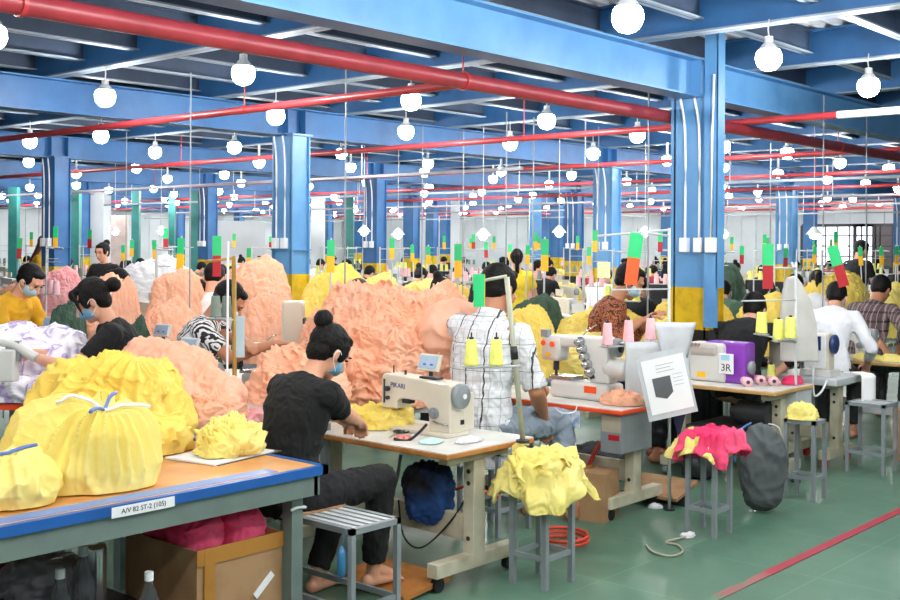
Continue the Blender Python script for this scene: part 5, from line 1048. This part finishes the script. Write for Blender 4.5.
def put_person(i, u, v, rz, si, z=0, named=None, hm=None):
    o = copy_tree(protos[i], loc=(u, v, z), rz=rz)
    for c in o.children:
        if c.name.startswith('shirt'): c.material_slots[0].link = 'OBJECT'; c.material_slots[0].material = SHIRTS[si][0]
        if hm and c.name.startswith('hair'): c.material_slots[0].link = 'OBJECT'; c.material_slots[0].material = hm
    o['category'] = 'person'; del o['label']
    if named: o['label'] = named
    else: o['group'] = 'seated workers down the hall'; AUTO.append((o, 'seated worker in %s top' % SHIRTS[si][1], 'w', 1))
    return o
def put(me, name, loc, rz, base, cat, group, sc=None, label=None):
    o = bpy.data.objects.new(name, me); COL.objects.link(o); o.location = loc; o.rotation_euler = (0, 0, rz)
    if sc: o.scale = sc
    o['category'] = cat
    if group: o['group'] = group
    if label: o['label'] = label
    else: AUTO.append((o, base, cat, 1))
    return o
CM = {'peach': m_peach, 'pale peach': m_peachl, 'yellow': m_yellow, 'pale yellow': m_yellow2, 'dark green': m_green, 'white': m_whitec, 'pink': m_salmon}
bn = MB().bb(-.5, .5, -.4, .4, .66, .69); [bn.bb(a - .02, a + .02, b - .02, b + .02, 0, .66) for a in (-.45, .45) for b in (-.35, .35)]; bench_me = bn.mesh('work_bench', m_grey)
def px_heap(x0, x1, yt, d, col, k, label, zb=.69, dep=.8):
    c = W((x0 + x1) / 2, d); rx = (x1 - x0) / 2 * d / F; zt = H - (yt - y0((x0 + x1) / 2)) * d / F; h = max(zt - zb, .12)
    o = put(heaps[k % 3], 'fabric_pile', (c.x, c.y, zb), TH - PI / 2, None, 'fabric pile', None, (rx * 1.12, rx * 1.12 * dep, h / 1.33), label); o['kind'] = 'stuff'
    o.material_slots[0].link = 'OBJECT'; o.material_slots[0].material = CM[col]; occ(c.x, c.y, rx * .8)
    if zb > .3: put(bench_me, 'work_bench', (c.x, c.y, 0), TH - PI / 2, 'grey bench under a garment pile', 'bench', 'benches under the garment piles', (rx * 2.1, rx * 1.9 * dep, 1))
    return o
for a in [
    (62, 140, 277, 8.9, 'peach', 0, 'peach garment mound behind the masked woman head'),
    (104, 142, 284, 8.0, 'peach', 1, 'peach garment slope just above the masked woman shoulder'),
    (150, 208, 268, 10.2, 'peach', 2, 'broad peach mound before the cropped haired man'),
    (140, 200, 300, 9.0, 'peach', 0, 'low peach heap behind the display box machine'),
    (222, 292, 261, 11.6, 'peach', 1, 'tall peach mound beside the pale blue column'),
    (246, 300, 290, 9.6, 'peach', 2, 'peach heap behind the zebra pattern shirt'),
    (300, 372, 266, 11.8, 'yellow', 0, 'tall yellow mound behind the large peach pile'),
    (355, 402, 276, 13.5, 'pale yellow', 1, 'pale yellow heap behind the brown haired worker'),
    (504, 556, 304, 8.7, 'yellow', 2, 'bright yellow mound beside the checked shirt'),
    (556, 650, 306, 9.6, 'yellow', 0, 'wide yellow heap behind the interlock machine'),
    (548, 640, 332, 8.9, 'pale yellow', 1, 'lower yellow slope behind the interlock machine'),
    (655, 735, 294, 10.9, 'yellow', 2, 'yellow heap around the foot of the wide blue column'),
    (640, 700, 318, 9.9, 'pale yellow', 0, 'pale yellow slope before the wide blue column'),
    (740, 800, 296, 10.6, 'yellow', 1, 'yellow mound behind the three yellow cones'),
    (806, 872, 270, 12.2, 'yellow', 2, 'yellow mound behind the white shirted person'),
    (868, 915, 284, 12.8, 'pale yellow', 0, 'yellow heap beyond the plaid shirt'),
    (510, 566, 298, 9.8, 'dark green', 1, 'dark green cloth heap right of the checked shirt man'),
    (50, 88, 300, 8.6, 'dark green', 2, 'dark green cloth behind the lilac mound'),
    (124, 152, 318, 7.6, 'dark green', 0, 'dark green cloth beside the masked woman shoulder'),
    (196, 222, 322, 8.6, 'dark green', 1, 'dark green cloth between machines and zebra shirt'),
    (706, 746, 262, 14.5, 'dark green', 2, 'dark green cloth heap behind the wide blue column'),
    (112, 196, 257, 15.0, 'white', 0, 'white garment heap beyond the peach mounds'),
    (36, 84, 270, 14.5, 'pink', 1, 'pale pink heap at the narrow blue column foot'),
    (400, 452, 278, 12.5, 'pale yellow', 2, 'small pale yellow heap behind the signal cards'),
    (410, 470, 283, 10.2, 'peach', 0, 'peach heap just beyond the smooth peach roll'),
    (690, 720, 272, 13.0, 'dark green', 1, 'green cloth heap touching the yellow band column'),
    (0, 34, 288, 10.8, 'white', 2, 'white heap behind the mustard shirted man')]: px_heap(*a)
# people one can pick out
def pp(i, px, d, yaw, si, label, z=0, hm=None, seatdrop=0): u, v, _ = W(px, d); occ(u, v, .35); return put_person(i, u, v, yaw - PI / 2, si, z, label, hm)
q = W(2, 9.2); occ(q.x, q.y, .4); person('man in mustard shirt with short hair and mask bending at the hall edge', (q.x, q.y, 0), cdir(.95, -.3) - PI / 2, s=1.12, seat=.62, lean=.25, hunch=.5, hp=.65, mask=m_maskl, shirt=SHIRTS[2][0], sleeve=1.6, voxel=.011, eyes=True, hands=((-.15, .5, .85), (.15, .5, .85)))
pp(3, 728, 12.2, cdir(.1, 1), 5, 'short haired worker in green seen beside the wide blue column')
pp(0, 342, 9.6, cdir(.4, .9), 0, 'dark brown haired head bent behind the yellow mound', .02, m_hairb)
pp(3, 378, 9.1, cdir(.7, .7), 4, 'brown haired worker just showing over the large peach pile', -.02, m_hairb)
pp(1, 417, 11.5, cdir(.7, .7), 0, 'black haired worker beyond the peach pile in black')
pp(2, 824 - 4, 12.0, cdir(.2, .9), 1, 'dark haired worker before the yellow mound near the window', .05)
pp(0, 787, 13.5, cdir(.6, .8), 3, 'worker in navy top behind the dust cover')
person('woman standing with long dark hair and mustard top by the narrow blue column', W(38, 17.4), cdir(.9, .3) - PI / 2, s=1.12, stand=True, lean=.06, hunch=.2, hp=.3, hair='long', female=True, shirt=SHIRTS[2][0], voxel=.014, hands=((-.2, .15, .9), (.2, .15, .9)), feet=((-.1, 0), (.1, .03)), sleeve=1.2, hairm=m_hairb)
person('woman standing in black tee facing us by the peach mounds', W(106, 15.2), cdir(-.35, -.9) - PI / 2, s=1.05, stand=True, lean=.04, hunch=.15, hp=.2, hair='bun', female=True, shirt=SHIRTS[0][0], voxel=.013, hands=((-.35, .25, 1.0), (.25, .25, 1.0)), feet=((-.1, 0), (.1, .03)), sleeve=.6, eyes=True)
person('woman with long ponytail and yellow top seen from behind', W(517, 14.2), cdir(0, 1) - PI / 2, s=1.02, stand=True, lean=.04, hunch=.15, hp=.25, hair='pony', female=True, shirt=mat('bright_yellow_top', 'e8c832', .9), voxel=.013, hands=((-.2, .3, .9), (.2, .3, .9)), feet=((-.1, 0), (.1, .03)), sleeve=.6)
person('man with short dark hair standing before the bright window', W(856, 16.5), cdir(.7, .3) - PI / 2, s=1.12, stand=True, lean=.05, hunch=.25, hp=.35, hair='short', shirt=SHIRTS[0][0], voxel=.014, hands=((-.2, .3, .9), (.2, .3, .9)), feet=((-.1, 0), (.1, .03)), sleeve=.6)
for a, b in ((38, 17.4), (106, 15.2), (517, 14.2), (856, 16.5)): q = W(a, b); occ(q.x, q.y, .35)
# cards that can be told apart: (px, top y, depth, lower colour index)
for px, y, d, ci, lb in ((331, 240, 10.5, 0, 'green over yellow card before the tall yellow mound'), (458, 244, 10.2, 0, 'green over yellow card just outside the checked shirt'), (545, 239, 10.6, 0, 'tall green over yellow card beyond the checked shirt'),
                         (392, 238, 13, 0, 'green over yellow card beyond the large peach pile'), (528, 245, 14, 0, 'green over yellow card next to the ponytailed woman'), (589, 247, 15, 0, 'green over yellow card before the two-conduit column'), (181, 238, 10.8, 0, 'green over yellow card above the broad peach mound'),
                         (154, 240, 14, 0, 'green over yellow card above the white heap'), (20, 238, 13, 1, 'green over red card near the mustard shirted man'), (249, 248, 14, 0, 'green over yellow card behind the red card'), (860, 247, 14.5, 0, 'green over yellow card before the dim window'), (881, 247, 15, 0, 'green over yellow card beside the dim window'),
                         (428, 246, 15, 0, 'small green over yellow card beyond the dark blue column'), (716, 246, 15, 0, 'green over yellow card touching the wide blue column edge'), (786, 248, 14, 1, 'green over red card before the third row column'), (742, 246, 15, 1, 'green over red card tilted beyond the wide column'), (132, 240, 16, 0, 'green over yellow card by the standing woman in black'), (123, 245, 17, 0, 'small green over yellow card beside the standing woman'),
                         (815, 246, 15.5, 0, 'green over yellow card under the shaded work lamp'), (897, 246, 15, 0, 'green over yellow card at the very edge'), (299, 241, 16, 0, 'green over yellow card behind the pale blue column'), (412, 245, 16.5, 0, 'small green over yellow card by the blue column'), (486, 242, 17, 1, 'small green over red card far behind the striped man'), (510, 244, 16.5, 0, 'small green over yellow card beside the ponytail')):
    p = Wy(px, y, d); o = put(cards[ci][0], 'signal_card', p, TH - PI / 2 + rng.uniform(-.3, .3), None, 'signal card', None, (.8, 1, .8) if d > 11 else (1, 1, 1.02), lb)
    o.rotation_euler.y = rng.uniform(-.06, .06)
    MBp = MB().cyl((0, .012, .02), (0, .012, -p.z / (.8 if d > 11 else 1) + .0), .009, n=6); MBp.build('card_pole', m_greyl, o)
# workplaces in regular lines
nst = 0
for ri in range(12):
    v = 4.2 + 2.55 * ri
    for ci in range(22):
        u = 2.3 + 1.72 * ci + .3 * (ri % 2)
        px, py, d = proj((u, v, 1.0))
        if d < 8.3 or d > 34 or px < -25 or px > 925 or u > U1 - 1.5 or v > V1 - 1.5: continue
        if not ok(u, v, .35): continue
        th = 'long line of workplaces down the hall'
        put(rng.choice([tab_a, tab_b]), 'sewing_table', (u, v, 0), 0, 'sewing table with cream legs', 'table', 'sewing tables down the hall'); 
        put(rng.choice([lm_a, lm_b]), 'sewing_machine', (u + .03, v + rng.uniform(-.15, .15), .70), -PI / 2 + rng.uniform(-.1, .1), 'pale sewing machine', 'sewing machine', 'sewing machines down the hall')
        s_, cn = rng.choice(stands); put(s_, 'thread_stand', (u + .24, v - .4, .70), rng.uniform(-.5, .8), 'thread stand with %s cones' % cn, 'thread stand', 'thread stands down the hall')
        if d > 15 and rng.random() < .5:
            c_, cn = cards[0 if rng.random() < .75 else 1]; put(c_, 'signal_card', (u + .24, v - .6, 1.93), TH - PI / 2 + rng.uniform(-.4, .4), 'small %s card' % cn, 'signal card', 'signal cards down the hall')
        if ok(u - .62, v, .15) and rng.random() < .8: put_person(rng.randrange(4), u - .58, v, -PI / 2 + rng.uniform(-.25, .25), rng.choice([0, 0, 1, 1, 2, 3, 4, 5, 6, 7]))
        if rng.random() < .75 and ok(u + .1, v + .95, .3):
            col = rng.choice(['peach', 'peach', 'white', 'pink'] if px < 330 else ['yellow', 'pale yellow', 'white', 'dark green'] if px > 520 else ['yellow', 'peach', 'white', 'pale yellow'])
            o = put(heaps[rng.randrange(3)], 'fabric_pile', (u + .1, v + 1.15, .45), rng.random() * 6, 'small %s garment pile' % col, 'fabric pile', 'garment piles down the hall', (.42, .4, rng.uniform(.3, .52))); o['kind'] = 'stuff'
            o.material_slots[0].link = 'OBJECT'; o.material_slots[0].material = CM[col]
            put(bench_me, 'work_bench', (u + .1, v + 1.15, -.24), 0, 'grey bench under a garment pile', 'bench', 'benches under the garment piles', (.8, .9, 1))
        nst += 1
# hoses and hanging rails high over the lines
for k, v in enumerate((6.1,)):
    a, b = Vector((7 if k == 0 else 4, v, 2.05)), Vector((U1 - 2, v, 2.05))
    if k: tag(MB().bb(a.x, b.x, v - .015, v + .015, 2.03, 2.06).build('hanging_rail', m_grey), 'thin grey rail hung along the hall, %s from the near row' % NUMW[k], 'rail')
for k, (px, y0_, d) in enumerate(((345, 165, 9.2), (190, 200, 9.8), (506, 168, 12.5), (533, 160, 13), (422, 200, 14), (866, 200, 12), (463, 150, 14.5), (598, 150, 14), (823, 175, 11), (300, 170, 16), (126, 200, 15), (770, 150, 16), (688 - 40, 190, 9.8))):
    p = W(px, d); tag(MB().cyl(p, (p.x, p.y, 3.2), .007, n=6).build('support_pole', m_grey), None, 'pole'); o = bpy.context.scene.objects[-1] if False else COL.objects[-1]; AUTO.append((o, 'thin grey upright pole', 'pole', 1)); o['group'] = 'thin poles between the workplaces'
for p in protos:
    for c in list(p.children): 
        for g in list(c.children): bpy.data.objects.remove(g)
        bpy.data.objects.remove(c)
    bpy.data.objects.remove(p)
print('stations', nst)
# ================================================================== labels from where things stand
LAND = [(58, 'leftmost blue column'), (210, 'teal-side blue column'), (287, 'pale blue column'), (374, 'dark blue column'), (570, 'far blue column'), (608, 'two-conduit column'), (697, 'widest blue column'), (789, 'rightmost blue column')]
def in_sight(o, dg, rnd):
    fam = {o.name} | {c.name for c in o.children_recursive}; eye = Vector((0, 0, H))
    ms = [x for x in [o] + list(o.children_recursive) if x.type == 'MESH']
    for x in ms:
        n = len(x.data.vertices)
        for i in range(min(24, n)):
            w = x.matrix_world @ x.data.vertices[rnd.randrange(n)].co; px, py, d = proj(w)
            if not (0 < px < 900 and 0 < py < 600): continue
            dr = (w - eye); L = dr.length
            hit, loc, _, _, ob, _ = SC.ray_cast(dg, eye, dr.normalized(), distance=L + .3)
            if not hit or (ob and ob.name in fam) or (loc - eye).length > L - .02: return True
    return False
def autolabel():
    groups = {}; rnd = random.Random(4); bpy.context.view_layer.update(); dg = bpy.context.evaluated_depsgraph_get(); dg.update()
    for o, base, kind, *_ in AUTO:
        w = o.matrix_world.translation; px, py, d = proj(w)
        if not in_sight(o, dg, rnd):
            o['label'] = base + (' hung beyond the view' if kind == 'bulb' else ' almost hidden among the crowded workplaces'); o['group'] = o.get('group', kind) ; continue
        nm = min(LAND, key=lambda l: abs(l[0] - px)); side = 'left' if px < nm[0] else 'right'
        groups.setdefault((base, nm[1], side), []).append((abs(px - nm[0]), o))
    for (base, nm, side), L in groups.items():
        L.sort(key=lambda t: t[0])
        for i, (_, o) in enumerate(L):
            o['label'] = '%s, %s%s of the %s' % (base, '' if len(L) == 1 else NUMW[min(i, 19)] + ' to the ' if len(base.split()) < 7 else NUMW[min(i, 19)] + ' ', side, nm)
autolabel()
